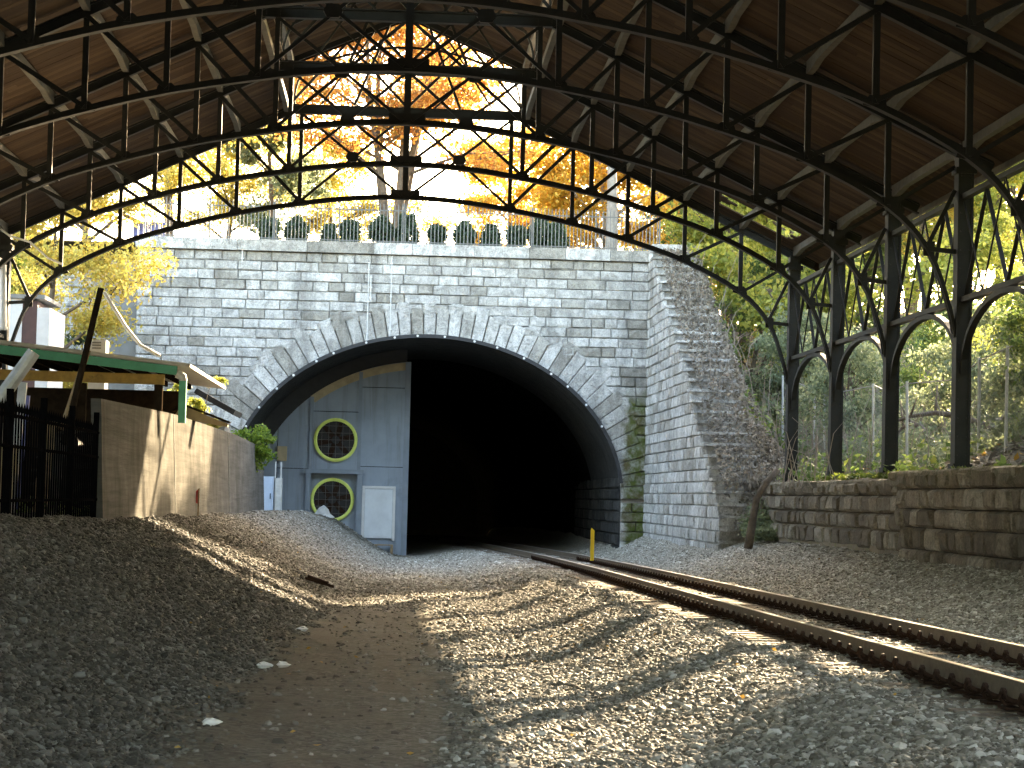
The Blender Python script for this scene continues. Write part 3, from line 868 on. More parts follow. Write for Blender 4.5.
# ================================================================== TRAIN SHED
CX = 10.8
FY = [62.3 - 6.3 * k for k in range(13)]
shed = thing('train_shed', (0, 40, 0), 'dark iron and timber train shed roof on columns spanning the tracks', 'train shed')
LOWP = [(0, 9.72), (1.45, 9.65), (2.88, 9.46), (4.6, 9.14), (6.14, 8.73), (7.73, 8.2), (9.3, 7.38), (10.1, 6.55), (10.5, 5.55), (10.64, 4.9)]
def low_curve():
    xs_ = [p_[0] for p_ in LOWP]; zs_ = [p_[1] for p_ in LOWP]
    # smooth with Catmull-Rom
    pts_ = [(-xs_[1], zs_[1])] + list(zip(xs_, zs_)) + [(10.66, 4.3)]
    out = []
    for i in range(1, len(pts_) - 2):
        p0, p1, p2, p3 = [Vector((*q, 0)) for q in pts_[i - 1:i + 3]]
        for t_ in np.linspace(0, 1, 5)[:-1]:
            q = 0.5 * ((2 * p1) + (p2 - p0) * t_ + (2 * p0 - 5 * p1 + 4 * p2 - p3) * t_ ** 2 + (-p0 + 3 * p1 - 3 * p2 + p3) * t_ ** 3)
            out.append((q.x, q.y))
    out.append(pts_[-2])
    return out
LC = low_curve()
def raf(x):
    return 8.58 + 0.475 * (CX - abs(x))
PUR = [10.8, 9.3, 7.73, 6.14, 4.6, 3.3]
ARM = [(2.88, 9.46), (4.6, 9.14), (6.14, 8.73), (7.73, 8.2), (9.3, 7.38)]
MX = 3.2
def truss_meshes():
    """list of (name, MB) in truss-local coordinates (y = 0)"""
    out = []
    full = [(-x, 0, z_) for x, z_ in LC[::-1]] + [(x, 0, z_) for x, z_ in LC[1:]]
    out.append(('arch_chord', MB().sweep(full, 0.2, 0.045, (0, 1, 0)).sweep([(x, 0, z_ + 0.06) for x, _, z_ in full], 0.035, 0.1, (0, 1, 0))))
    for s in (-1, 1):
        q = MB(); a = (s * 11.35, 0, raf(11.35) - 0.12); b_ = (s * (MX - 0.05), 0, raf(MX) - 0.12)
        q.bar(a, b_, 0.045, 0.2).bar((a[0], 0, a[2] + 0.1), (b_[0], 0, b_[2] + 0.1), 0.2, 0.035).bar((a[0], 0, a[2] - 0.1), (b_[0], 0, b_[2] - 0.1), 0.16, 0.03)
        out.append(('rafter', q))
    q = MB().bar((-MX, 0, 12.1), (MX, 0, 12.1), 0.05, 0.2).bar((-MX, 0, 12.21), (MX, 0, 12.21), 0.2, 0.03).bar((-MX, 0, 11.99), (MX, 0, 11.99), 0.2, 0.03)
    out.append(('collar_beam', q))
    for s in (-1, 1):
        for i, (x, z_) in enumerate(ARM):
            out.append(('post', MB().bar((s * x, 0, z_ + 0.05), (s * x, 0, raf(x) - 0.2), 0.11, 0.11, (0, 1, 0))))
            if i + 1 < len(ARM):
                x2 = ARM[i + 1][0]
                dq = MB()
                for k in (-0.07, 0.07):
                    dq.bar((s * x, k, z_ + 0.1), (s * x2, k, raf(x2) - 0.22), 0.02, 0.085)
                dq.bar((s * (x + x2) / 2, -0.07, (z_ + .1 + raf(x2) - .22) / 2), (s * (x + x2) / 2, 0.07, (z_ + .1 + raf(x2) - .22) / 2), 0.06, 0.06)
                out.append(('diagonal', dq))
            g = MB().add([(s * (x - .22), -.016, z_ + .03), (s * (x - .18), -.016, z_ + .13), (s * (x - .1), -.016, z_ + .2), (s * (x + .1), -.016, z_ + .2), (s * (x + .17), -.016, z_ + .12), (s * (x + .2), -.016, z_ - .05),
                          (s * (x - .22), .016, z_ + .03), (s * (x - .18), .016, z_ + .13), (s * (x - .1), .016, z_ + .2), (s * (x + .1), .016, z_ + .2), (s * (x + .17), .016, z_ + .12), (s * (x + .2), .016, z_ - .05)],
                         [(0, 1, 2, 3, 4, 5), (11, 10, 9, 8, 7, 6)] + [(k, 6 + k, 6 + (k + 1) % 6, (k + 1) % 6) for k in range(6)])
            out.append(('gusset_plate', g))
        # knee: strut and braces to the column
        out.append(('knee_strut', MB().bar((s * 10.1, 0, 6.6), (s * 10.7, 0, 6.55), 0.06, 0.09)))
        out.append(('diagonal', MB().bar((s * 10.1, 0, 6.65), (s * 10.62, 0, 7.75), 0.06, 0.08)))
        out.append(('diagonal', MB().bar((s * 9.35, 0, 7.42), (s * 10.62, 0, 8.2), 0.06, 0.08)))
        out.append(('gusset_plate', MB().box((min(s * 10.02, s * 10.24), -.016, 6.46), (max(s * 10.02, s * 10.24), .016, 6.74))))
        # centre webs
        out.append(('diagonal', MB().bar((s * 2.88, 0.03, 9.56), (s * 0.1, 0.03, 11.98), 0.07, 0.05, (0, 1, 0))))
        out.append(('diagonal', MB().bar((s * 2.88, -0.03, 11.98), (s * 0.1, -0.03, 9.8), 0.07, 0.05, (0, 1, 0))))
        out.append(('gusset_plate', MB().add([(s * 1.47 + dx * 0.19, y_, 10.83 + dz * 0.13) for y_ in (-.06, .06) for dx, dz in ((-.6, -1), (.6, -1), (1, 0), (.6, 1), (-.6, 1), (-1, 0))],
                    [(0, 1, 2, 3, 4, 5), (11, 10, 9, 8, 7, 6)] + [(k, 6 + k, 6 + (k + 1) % 6, (k + 1) % 6) for k in range(6)])))
        # monitor frame
        out.append(('monitor_post', MB().bar((s * MX, 0, 12.0), (s * MX, 0, 13.5), 0.14, 0.12, (0, 1, 0))))
        out.append(('monitor_rafter', MB().bar((s * 3.75, 0, 13.2), (0, 0, 14.82), 0.07, 0.15)))
        out.append(('diagonal', MB().bar((s * MX, 0, 12.25), (s * 1.7, 0, 13.98), 0.06, 0.07)))
        out.append(('diagonal', MB().bar((s * 1.45, 0, 12.25), (s * 0.55, 0, 14.5), 0.06, 0.07)))
        out.append(('diagonal', MB().bar((0.06 * s, 0, 12.3), (s * 1.7, 0, 13.98), 0.06, 0.07)))
        out.append(('diagonal', MB().bar((s * 0.75, 0.04, 12.25), (s * 2.3, 0.04, 13.72), 0.04, 0.05)))
        out.append(('diagonal', MB().bar((s * 2.35, -0.04, 12.25), (s * 0.95, -0.04, 14.32), 0.04, 0.05)))
        cur = [(s * (MX - 0.1 - 0.75 * (1 - math.cos(a_))), 0, 12.35 + 1.1 * math.sin(a_)) for a_ in np.linspace(0, 1.45, 7)]
        out.append(('curved_brace', MB().sweep(cur, 0.08, 0.05, (0, 1, 0))))
        cur = [(s * q_, 0, 13.9 - 0.1 * q_ * q_ * 0.9) for q_ in np.linspace(0, 2.9, 8)]
        out.append(('curved_brace', MB().sweep(cur, 0.07, 0.06, (0, 1, 0))))
    out.append(('king_post', MB().bar((0, 0, 9.76), (0, 0, 14.75), 0.15, 0.13, (0, 1, 0))))
    out.append(('gusset_plate', MB().box((-0.4, -0.02, 9.7), (0.4, 0.02, 9.96))))
    return out
TM = truss_meshes()
TMESH = []
for nm, mbx in TM:
    me = bpy.data.meshes.new(nm); me.from_pydata(mbx.v, [], mbx.f); me.materials.append(MAT['steel']); me.update(); TMESH.append((nm, me))
o_shed = ORIG['train_shed']
for k, y in enumerate(FY):
    if k > 8: break
    tr = link('truss', TMESH[0][1], shed, (0, y, 0))
    for nm, me in TMESH[1:]:
        o = bpy.data.objects.new(nm, me); col.objects.link(o); o.parent = tr

# columns
def column_mesh():
    q = MB()
    for s in (-1, 1):
        q.box((s * 0.13 - 0.02, -0.17, 0), (s * 0.13 + 0.02, 0.17, 6.3))
    q.box((-0.11, -0.15, 0.3), (0.11, -0.125, 6.3)); q.box((-0.11, 0.125, 0.3), (0.11, 0.15, 6.3))
    q.box((-0.24, -0.24, 0), (0.24, 0.24, 0.06))
    q.box((-0.19, -0.2, 0.06), (0.19, 0.2, 0.3))
    q.box((-0.2, -0.2, 5.9), (0.2, 0.2, 6.02))
    for k in range(16):
        for s in (-1, 1):
            for e in (-1, 1):
                q.box((s * 0.085 - 0.014, e * 0.155 - 0.014, 0.45 + k * 0.36), (s * 0.085 + 0.014, e * 0.155 + 0.014, 0.478 + k * 0.36))
    me = bpy.data.meshes.new('column'); me.from_pydata(q.v, [], q.f); me.materials.append(MAT['steel']); me.update()
    return me
CM = column_mesh()
for k, y in enumerate(FY):
    link('column', CM, shed, (CX, y, 2.16))
    c_ = link('column', CM, shed, (-CX, y, 0.95)); c_.scale = (1, 1, 1.19)
# longitudinal girders between columns
def girder_meshes():
    S_ = 6.3; out = []
    out.append(('girder', MB().bar((0, 0.1, 5.62), (0, S_ - 0.1, 5.62), 0.16, 0.1)))
    out.append(('girder_chord', MB().bar((0, 0.1, 7.62), (0, S_ - 0.1, 7.62), 0.14, 0.1)))
    ar = [(0, S_ / 2 - (S_ / 2 - 0.16) * math.cos(a_), 4.2 + 1.33 * math.sin(a_) ** 0.9) for a_ in np.linspace(0, math.pi, 19)]
    out.append(('arched_brace', MB().sweep(ar, 0.13, 0.1, (1, 0, 0))))
    for i in range(4):
        a_ = 0.1 + i * (S_ - 0.2) / 4; b_ = 0.1 + (i + 1) * (S_ - 0.2) / 4
        z0, z1 = (5.67, 7.57) if i % 2 == 0 else (7.57, 5.67)
        out.append(('diagonal', MB().bar((0.03, a_, z0), (0.03, b_, z1), 0.03, 0.075, (1, 0, 0))))
        out.append(('tie_rod', MB().bar((-0.03, a_, z1), (-0.03, b_, z0), 0.03, 0.03, (1, 0, 0))))
    return out
GMS = []
for nm, mbx in girder_meshes():
    me = bpy.data.meshes.new(nm); me.from_pydata(mbx.v, [], mbx.f); me.materials.append(MAT['steel']); me.update(); GMS.append((nm, me))
for k in range(1, 9):
    for s in (1, -1):
        g = link('girder', GMS[0][1], shed, (s * CX, FY[k], 0))
        for nm, me in GMS[1:]:
            o = bpy.data.objects.new(nm, me); col.objects.link(o); o.parent = g
# purlins, one per bay and line, with haunched ends
pq = MB(); S_ = 6.3
pr = [(0.06, -0.19), (0.5, -0.19), (1.3, -0.11), (S_ - 1.3, -0.11), (S_ - 0.5, -0.19), (S_ - 0.06, -0.19)]
for i in range(5):
    (y0, z0), (y1, z1) = pr[i], pr[i + 1]
    pq.add([(-.065, y0, z0), (.065, y0, z0), (.065, y0, 0.06), (-.065, y0, 0.06), (-.065, y1, z1), (.065, y1, z1), (.065, y1, 0.06), (-.065, y1, 0.06)],
           [(0, 1, 2, 3), (7, 6, 5, 4), (0, 4, 5, 1), (1, 5, 6, 2), (3, 2, 6, 7), (0, 3, 7, 4)])
pme = bpy.data.meshes.new('purlin'); pme.from_pydata(pq.v, [], pq.f); pme.materials.append(MAT['purlin']); pme.update()
for k in range(1, 9):
    for x in PUR:
        for s in (1, -1):
            o = link('purlin', pme, shed, (s * x, FY[k], raf(x) + 0.05))
    o = link('purlin', pme, shed, (0, FY[k], 14.72))
    for s in (1, -1):
        link('purlin', pme, shed, (s * MX, FY[k], 13.42))
# timber roof boards
mb = MB(); rr = random.Random(8)
def board(x0, x1, y0, y1, zf, th=0.035):
    dz = rr.uniform(-0.004, 0.004)
    mb.add([(x0, y0, zf(x0) + dz), (x1, y0, zf(x1) + dz), (x1, y1, zf(x1) + dz), (x0, y1, zf(x0) + dz), (x0, y0, zf(x0) + th + dz), (x1, y0, zf(x1) + th + dz), (x1, y1, zf(x1) + th + dz), (x0, y1, zf(x0) + th + dz)],
           [(3, 2, 1, 0), (4, 5, 6, 7), (0, 1, 5, 4), (1, 2, 6, 5), (2, 3, 7, 6), (3, 0, 4, 7)])
zr = lambda x: raf(x) + 0.13
zm_ = lambda x: 14.95 - abs(x) * 0.43
y = -30.0
while y < 62.9:
    w = rr.uniform(0.2, 0.28)
    for s in (1, -1):
        if s == 1 and 60.0 < y < 61.6:
            board(s * 11.6, s * (10.45 + rr.random() * .2), y, y + w - 0.005, zr)
            board(s * (9.0 - rr.random() * .6), s * (MX - 0.1), y, y + w - 0.005, zr)
        else:
            c_ = rr.uniform(5, 9)
            board(s * 11.6, s * (c_ + .004), y, y + w - 0.005, zr); board(s * c_, s * (MX - 0.1), y, y + w - 0.005, zr)
        board(s * 3.95, 0.003 * s, y, y + w - 0.005, zm_)
    y += w
tag(mb.build('roof_boards', 'boards', shed), kind='stuff')
mb = MB()
for s in (1, -1):
    mb.add([(s * 11.7, -31, zr(11.7) + .075), (s * (MX - .1), -31, zr(MX) + .12), (s * (MX - .1), 59.9, zr(MX) + .12), (s * 11.7, 59.9, zr(11.7) + .075)], [(0, 1, 2, 3)])
    mb.add([(s * 3.98, -31, zm_(3.98) + .06), (0, -31, zm_(0) + .06), (0, 63, zm_(0) + .06), (s * 3.98, 63, zm_(3.98) + .06)], [(0, 1, 2, 3)])
mb.add([(-11.7, 59.9, zr(11.7) + .075), (-MX + .1, 59.9, zr(MX) + .12), (-MX + .1, 63, zr(MX) + .12), (-11.7, 63, zr(11.7) + .075)], [(0, 1, 2, 3)])
mb.build('roof_covering', 'felt', shed)
for s in (1, -1):
    for y0 in np.arange(-30, 62, 6.3):
        MB().bar((s * 11.62, y0, zr(11.6) - 0.03), (s * 11.62, min(y0 + 6.28, 62.95), zr(11.6) - 0.03), 0.05, 0.2).build('fascia_board', 'purlin', shed)
    MB().bar((s * 11.65, 62.98, raf(11.65) + 0.06), (s * (MX - .05), 62.98, raf(MX) + 0.06), 0.06, 0.3).build('barge_board', 'wood_d', shed)
    MB().bar((s * 3.98, 63.02, zm_(3.98) - 0.02), (0, 63.02, zm_(0) - 0.02), 0.06, 0.2).build('barge_board', 'wood_d', shed)

# ================================================================== TRACK
track = thing('railway_track', (5.2, 30, 0.2), 'single railway track on wooden ties running into the tunnel', 'railway track')
XA, XB = 4.58, 5.97
def rz(Y): return 0.5 + GR * Y
ysr = np.concatenate([np.arange(-6, 46, 4.0), np.arange(46, 121, 2.0)])
for x0 in (XA, XB):
    q = MB(); top = MB()
    P_ = [(x0 + float(track_shift(y)), y, rz(y)) for y in ysr]
    up = lambda dz: [(a, b_, c_ + dz) for a, b_, c_ in P_]
    def swp(m_, pts_, w, h):
        n0 = len(m_.v)
        for a, b_, c_ in pts_:
            m_.v += [(a - w / 2, b_, c_ - h / 2), (a + w / 2, b_, c_ - h / 2), (a + w / 2, b_, c_ + h / 2), (a - w / 2, b_, c_ + h / 2)]
        for i in range(len(pts_) - 1):
            k = n0 + 4 * i
            for j in range(4): m_.f.append((k + j, k + (j + 1) % 4, k + 4 + (j + 1) % 4, k + 4 + j))
    swp(q, up(-0.024), 0.07, 0.036); swp(q, up(-0.09), 0.02, 0.1); swp(q, up(-0.162), 0.14, 0.03); swp(q, up(-0.146), 0.07, 0.012)
    ro = q.build('rail', 'rail', track)
    swp(top, up(-0.003), 0.058, 0.006)
    top.build('running_surface', 'railtop', ro)
tq = MB().box((-1.3, -0.115, -0.18), (1.3, 0.115, 0))
tme = bpy.data.meshes.new('tie'); tme.from_pydata(tq.v, [], tq.f); tme.materials.append(MAT['tie']); tme.update()
pq = MB().box((-0.19, -0.1, 0), (0.19, 0.1, 0.02))
plm = bpy.data.meshes.new('tie_plate'); plm.from_pydata(pq.v, [], pq.f); plm.materials.append(MAT['clip']); plm.update()
def clip_mesh(s):
    # spring clip: hoop beside the rail foot with a toe on the foot
    pts_ = [(s * 0.05, -0.05, 0.045), (s * 0.11, -0.055, 0.06), (s * 0.155, -0.03, 0.085)]
    pts_ += [(s * 0.16, -0.005 - 0.07 * math.cos(a_) + 0.0, 0.055 + 0.08 * math.sin(a_)) for a_ in np.linspace(0.5, 3.0, 7)]
    pts_ += [(s * 0.13, 0.06, 0.03), (s * 0.06, 0.05, 0.045)]
    q = MB().tube([(a_ * 1.12, b_, c_ + 0.006) for a_, b_, c_ in pts_], 0.02, 5)
    me = bpy.data.meshes.new('rail_clip'); me.from_pydata(q.v, [], q.f); me.materials.append(MAT['clip']); me.update(); return me, q
CL, CLq = clip_mesh(-1); CR_, CRq = clip_mesh(1)
rest = MB(); rest_t = MB(); nclip = 0
y = 8.2; nt_ = 0
tr_r = random.Random(2)
while y < 112:
    sh = float(track_shift(y)); zt = rz(y) - 0.197
    cx = (XA + XB) / 2 + sh
    jit = tr_r.uniform(-0.06, 0.06); zj = tr_r.uniform(-0.0, 0.006)
    o = link('tie', tme, track, (cx + jit, y, zt + zj - 0.006)); o.rotation_euler = (0, GR * 0, tr_r.uniform(-0.012, 0.012)); o.scale = (1 + tr_r.uniform(-0.03, 0.03), 1, 1)
    for x0 in (XA, XB):
        if y < 60: link('tie_plate', plm, track, (x0 + sh, y, zt + 0.001))
        for s, me, q in ((-1, CL, CLq), (1, CR_, CRq)):
            if 13.5 < y < 62 and (s == -1 or y < 24) and nclip < 260:
                link('rail_clip', me, track, (x0 + sh, y, zt)); nclip += 1
            elif y < 70:
                rest.add([(a + x0 + sh, b_ + y, c_ + zt) for a, b_, c_ in q.v], q.f)
    y += 0.508; nt_ += 1
tag(rest.build('rail_clips', 'clip', track), kind='stuff')

# ================================================================== BULKHEAD WITH FANS
BY = 89.0
bulk = thing('ventilation_bulkhead', (-2.5, BY, -0.7), 'blue grey steel bulkhead with two fans blocking left half of tunnel mouth', 'bulkhead')
def az(x):
    q = 1 - ((x - PX) / (PA - 0.45)) ** 2
    return PSP + PBH * math.sqrt(max(q, 0)) - 0.55
XBR = 0.26
def panel(x0, x1, z0, z1=None, y=BY):
    q = MB(); g = 0.012; n_ = 10
    xs_ = np.linspace(x0 + g, x1 - g, n_)
    top = [min(az(x), 99 if z1 is None else z1 - g) for x in xs_]
    bot = [min(z0 + g, tp - 0.01) for tp in top]
    for yy_, flip in ((y - 0.05, False), (y, True)):
        n0 = len(q.v)
        q.v += [(x, yy_, b_) for x, b_ in zip(xs_, bot)] + [(x, yy_, tp) for x, tp in zip(xs_, top)]
        for i in range(n_ - 1):
            f_ = (n0 + i, n0 + i + 1, n0 + n_ + i + 1, n0 + n_ + i)
            q.f.append(f_[::-1] if flip else f_)
    m_ = 2 * n_
    for i in range(n_ - 1):
        q.f.append((i + n_, i + n_ + 1, m_ + n_ + i + 1, m_ + n_ + i)); q.f.append((i + 1, i, m_ + i, m_ + i + 1))
    q.f.append((0, n_, m_ + n_, m_)); q.f.append((2 * n_ - 1, n_ - 1, m_ + n_ - 1, m_ + 2 * n_ - 1))
    return q.build('panel', 'bulk', bulk)
panel(-5.574, -4.684, -1, 1.225); panel(-5.574, -4.684, 1.225, 2.912); panel(-5.574, -4.684, 2.912)
panel(-4.684, -3.391, -1, 0.382); panel(-4.684, -3.391, 0.382, 2.537); panel(-4.684, -3.391, 2.537)
panel(-3.391, -1.518, 2.443, 4.785); panel(-3.391, -1.518, 4.785)
panel(-3.391, -1.518, -1, 2.396, BY + 0.25)
panel(-1.518, XBR, -1, 2.677); panel(-1.518, XBR, 2.677, 5.769); panel(-1.518, XBR, 5.769)
MB().box((XBR - 0.06, BY - 0.16, -1), (XBR + 0.16, BY + 0.3, az(XBR))).build('edge_post', 'bulk_trim', bulk)
for x in (-3.391, -1.518):
    MB().box((x - 0.07, BY - 0.14, 2.443), (x + 0.07, BY - 0.045, az(x) - 0.05)).build('mullion', 'bulk_trim', bulk)
for x in (-3.448, -1.461):
    MB().box((x - 0.1, BY - 0.3, -1), (x + 0.1, BY - 0.048, 2.368)).build('jamb', 'bulk_trim', bulk)
MB().box((-3.654, BY - 0.34, 2.3699999999999997), (-1.312, BY - 0.048, 2.537)).build('lintel', 'bulk_trim', bulk)
# black rubber skirt closing the gap to the vault
q = MB(); xs_ = np.linspace(-5.95, XBR, 24)
q.v = [(x, BY + 0.012, az(x) - 0.12 if az(x) > 1.2 else 1.0) for x in xs_] + [(x, BY + 0.012, PSP + PBH * math.sqrt(max(0, 1 - ((x - PX) / PA) ** 2)) + 0.05) for x in xs_]
q.f = [(i, i + 1, 25 + i, 24 + i) for i in range(23)]
q.build('skirt', 'rubber', bulk)
# timber strip following the arch
for x0, x1 in ((-1.499, 0.234), (-3.373, -1.546)):
    q = MB().sweep([(x, BY - 0.09, az(x) - 0.17) for x in np.linspace(x0, x1, 8)], 0.06, 0.30, (0, 1, 0))
    q.build('timber_strip', 'ply', bulk)
MB().box((-4.684, BY - 0.2, 2.818), (-4.309, BY - 0.06, 3.38)).build('access_plate', 'ply', bulk)
def fan(cx, cz, rad, y):
    n_ = 40; q = MB()
    ro_, ri = rad, rad - 0.125
    for yy_, rr_ in ((y, ro_), (y - 0.14, ro_), (y - 0.16, (ro_ + ri) / 2), (y - 0.14, ri), (y + 0.12, ri)):
        for k in range(n_):
            a_ = 2 * math.pi * k / n_; q.v.append((cx + rr_ * math.cos(a_), yy_, cz + rr_ * math.sin(a_)))
    for i in range(4):
        for k in range(n_):
            q.f.append((i * n_ + k, i * n_ + (k + 1) % n_, (i + 1) * n_ + (k + 1) % n_, (i + 1) * n_ + k))
    ringo = q.build('fan_ring', 'ringy', bulk, smooth=False)
    d_ = MB(); d_.add([(cx + ri * math.cos(2 * math.pi * k / n_), y - 0.052, cz + ri * math.sin(2 * math.pi * k / n_)) for k in range(n_)], [tuple(range(n_))])
    d_.build('fan_well', 'fan_dark', ringo)
    hb = MB().tube([(cx, y - 0.056, cz), (cx, y - 0.11, cz)], 0.16, 14)
    hb.build('fan_hub', 'fan_dark', ringo)
    for k in range(6):
        a_ = k * math.pi / 3 + 0.2
        ux, uz = math.cos(a_), math.sin(a_)
        b0 = (cx + ux * 0.13, y - 0.075, cz + uz * 0.13); b1 = (cx + ux * (ri - 0.04), y - 0.075, cz + uz * (ri - 0.04))
        MB().bar(b0, b1, 0.2, 0.012, (0.2 * -uz, 1, 0.2 * ux)).build('fan_blade', 'clip', ringo)
    for k in range(-2, 3):
        o_ = k * 0.27; hl = math.sqrt(max(0.01, ri * ri - o_ * o_)) + 0.02
        MB().bar((cx + o_, y - 0.13, cz - hl), (cx + o_, y - 0.13, cz + hl), 0.016, 0.016).build('grille_bar', 'galv_d', ringo)
        MB().bar((cx - hl, y - 0.132, cz + o_), (cx + hl, y - 0.132, cz + o_), 0.016, 0.016).build('grille_bar', 'galv_d', ringo)
MAT['galv_d'] = simple('grille_steel', (0.09, 0.085, 0.08), 0.6, 0.2, 0.3, 5, 0.05)
fan(-2.436, 3.68, 0.85, BY - 0.05)
fan(-2.511, 1.356, 0.85, BY + 0.2)
# door
dr = MB().box((-1.237, BY - 0.17, -0.086), (-0.169, BY - 0.12, 1.815)).build('door', 'door', bulk)
for a, b_ in (((-1.349, BY - 0.22, -0.18), (-1.246, BY - 0.05, 1.928)), ((-0.159, BY - 0.22, -0.18), (-0.056, BY - 0.05, 1.928)), ((-1.246, BY - 0.22, 1.825), (-0.159, BY - 0.05, 1.928))):
    MB().box(a, b_).build('door_frame', 'white', dr)
MB().box((-1.031, BY - 0.2, -0.011), (-0.375, BY - 0.172, 1.6)).build('door_panel', 'door', dr)
st = thing('door_step', (-0.8, BY - 0.5, -0.6), 'small timber pallet step below the pale bulkhead door', 'step')
for k in range(4):
    MB().box((-1.4, BY - 0.78 + k * 0.13, -0.36), (-0.1, BY - 0.68 + k * 0.13, -0.32)).build('slat', 'wood', st)
for x in (-1.4, -0.8, -0.2):
    MB().box((x, BY - 0.76, -0.75), (x + 0.1, BY - 0.3, -0.365)).build('bearer', 'wood', st)

# plastic bags in front of the lower fan
bag = bpy.data.meshes.new('bag')
def lump(name, c, rad, mat, seed, parent=None, sub=2):
    import bmesh
    bm = bmesh.new(); bmesh.ops.create_icosphere(bm, subdivisions=sub, radius=1.0); r_ = random.Random(seed)
    ph = [r_.uniform(0, 6) for _ in range(6)]
    for v in bm.verts:
        k = 1 + 0.18 * math.sin(v.co.x * 5 + ph[0]) + 0.15 * math.sin(v.co.y * 6 + ph[1]) + 0.16 * math.sin(v.co.z * 7 + ph[2]) + r_.uniform(-.12, .12)
        v.co *= k; v.co.x *= rad[0]; v.co.y *= rad[1]; v.co.z *= rad[2]
        v.co += Vector(c)
    me = bpy.data.meshes.new(name); bm.to_mesh(me); bm.free(); me.materials.append(MAT[mat])
    return link(name, me, parent)
tag(lump('plastic_bag', (-2.811, BY - 0.75, 0.682), (0.36, 0.25, 0.36), 'plastic', 3), 'crumpled white plastic bag heaped against the lower fan ring', 'bag')
cn = thing('concrete_block', (-2.75, BY - 0.9, 0.0), 'small grey concrete block beneath the white bag by the lower fan', 'block')
q = MB()
for x0 in (-3.15, -2.85, -2.55): q.box((x0, BY - 1.0, -0.05), (x0 + 0.06, BY - 0.65, 0.28))
q.box((-3.09, BY - 1.0, -0.05), (-2.55, BY - 0.94, 0.279)); q.box((-3.09, BY - 0.71, -0.05), (-2.55, BY - 0.651, 0.279))
q.build('block_shell', 'concrete_d', cn)

# cabinet by the end of the concrete wall
cab = thing('electrical_cabinet', (-4.7, 82.5, 0.8), 'pale blue electrical cabinet between the concrete wall and bulkhead', 'cabinet')
MB().box((-4.95, 82.0, 0.75), (-4.42, 82.5, 2.15)).build('body', 'cabinet', cab)
MB().box((-4.9, 81.96, 0.82), (-4.48, 81.998, 2.08)).build('door', 'cabinet', cab)
MB().box((-4.54, 81.93, 1.35), (-4.51, 81.958, 1.55)).build('handle', 'iron', cab)
for x in (-4.9, -4.4, -4.2):
    MB().box((x, 82.2, 0.75), (x + 0.05, 82.25, 2.7)).build('post', 'galv', cab)
MB().box((-4.36, 82.05, 0.75), (-4.12, 82.45, 2.1)).build('side_box', 'galv', cab)

# ================================================================== LEFT SIDE
cw = thing('concrete_wall', (-4.7, 57, 1.0), 'tan rendered concrete boundary wall with dappled sunlight', 'wall')
ysw = np.linspace(35.6, 78.5, 30)
q = MB(); n_ = len(ysw)
for xo, bat in ((-4.62, 0.0), (-4.78, 0.0)):
    for y in ysw:
        top = float(np.interp(y, [35.6, 47, 65, 78.5], [2.98, 3.15, 3.2, 3.1])); bx = 0.12 * (1 if xo > -4.8 else 0)
        q.v += [(xo + bx, y, 0.4), (xo, y, top)]
for i in range(n_ - 1):
    a = 2 * i; b_ = 2 * n_ + 2 * i
    q.f += [(a, a + 2, a + 3, a + 1), (b_, b_ + 1, b_ + 3, b_ + 2), (a + 1, a + 3, b_ + 3, b_ + 1)]
q.f += [(0, 1, 2 * n_ + 1, 2 * n_), (2 * n_ - 2, 4 * n_ - 2, 4 * n_ - 1, 2 * n_ - 1)]
q.build('wall_face', 'concrete', cw)
for k in range(2):
    y = 47 + k * 15.0
    top = float(np.interp(y, [35.6, 47, 65, 78.5], [2.98, 3.15, 3.2, 3.1]))
    MB().bar((-4.5, y, 0.9), (-4.612, y, top - 0.03), 0.012, 0.03, (0, 1, 0)).build('joint_strip', 'concrete_d', cw)

# iron picket fence left
fen = thing('iron_fence', (-4.65, 28, 1.2), 'black iron picket fence on the left bank beside the concrete wall', 'fence')
pk = MB().box((-.011, -.011, 0), (.011, .011, 1.3)).add([(-.03, -.01, 1.3), (.03, -.01, 1.3), (.03, .01, 1.3), (-.03, .01, 1.3), (0, 0, 1.43)], [(0, 1, 4), (1, 2, 4), (2, 3, 4), (3, 0, 4)])
pkm = bpy.data.meshes.new('picket'); pkm.from_pydata(pk.v, [], pk.f); pkm.materials.append(MAT['iron']); pkm.update()
y = 19.0
while y < 35.4:
    link('picket', pkm, fen, (-4.62, y, 1.2 + (26 - y) * 0.004)); y += 0.2
for z_ in (1.4, 2.05, 2.42):
    MB().box((-4.64, 19, z_), (-4.60, 35.4, z_ + 0.04)).build('fence_rail', 'iron', fen)
for y in np.arange(19.5, 36, 2.6):
    MB().box((-4.66, y, 0.9), (-4.58, y + 0.07, 2.75)).build('fence_post', 'iron', fen)

hoard = thing('dark_backing', (-6.1, 30, 1.0), 'added dark timber backing behind the iron picket fence', 'hoarding')
hr = random.Random(6)  # dark planks added to keep the sunlit yard from showing through the fence
y = 21.0
while y < 38:
    w_ = hr.uniform(0.14, 0.3)
    if hr.random() < 0.86:
        MB().box((-6.12 + hr.uniform(-.03, .03), y, 0.9), (-6.08, y + w_ - 0.02, 2.5 + hr.uniform(-.25, .3))).build('plank', hr.choice(['wood_d', 'wood_d', 'wood_d', 'felt_b', 'clip']), hoard)
    y += w_
for z_ in (1.3, 2.2):
    MB().box((-6.2, 21, z_), (-6.14, 38, z_ + 0.1)).build('rail', 'wood_d', hoard)
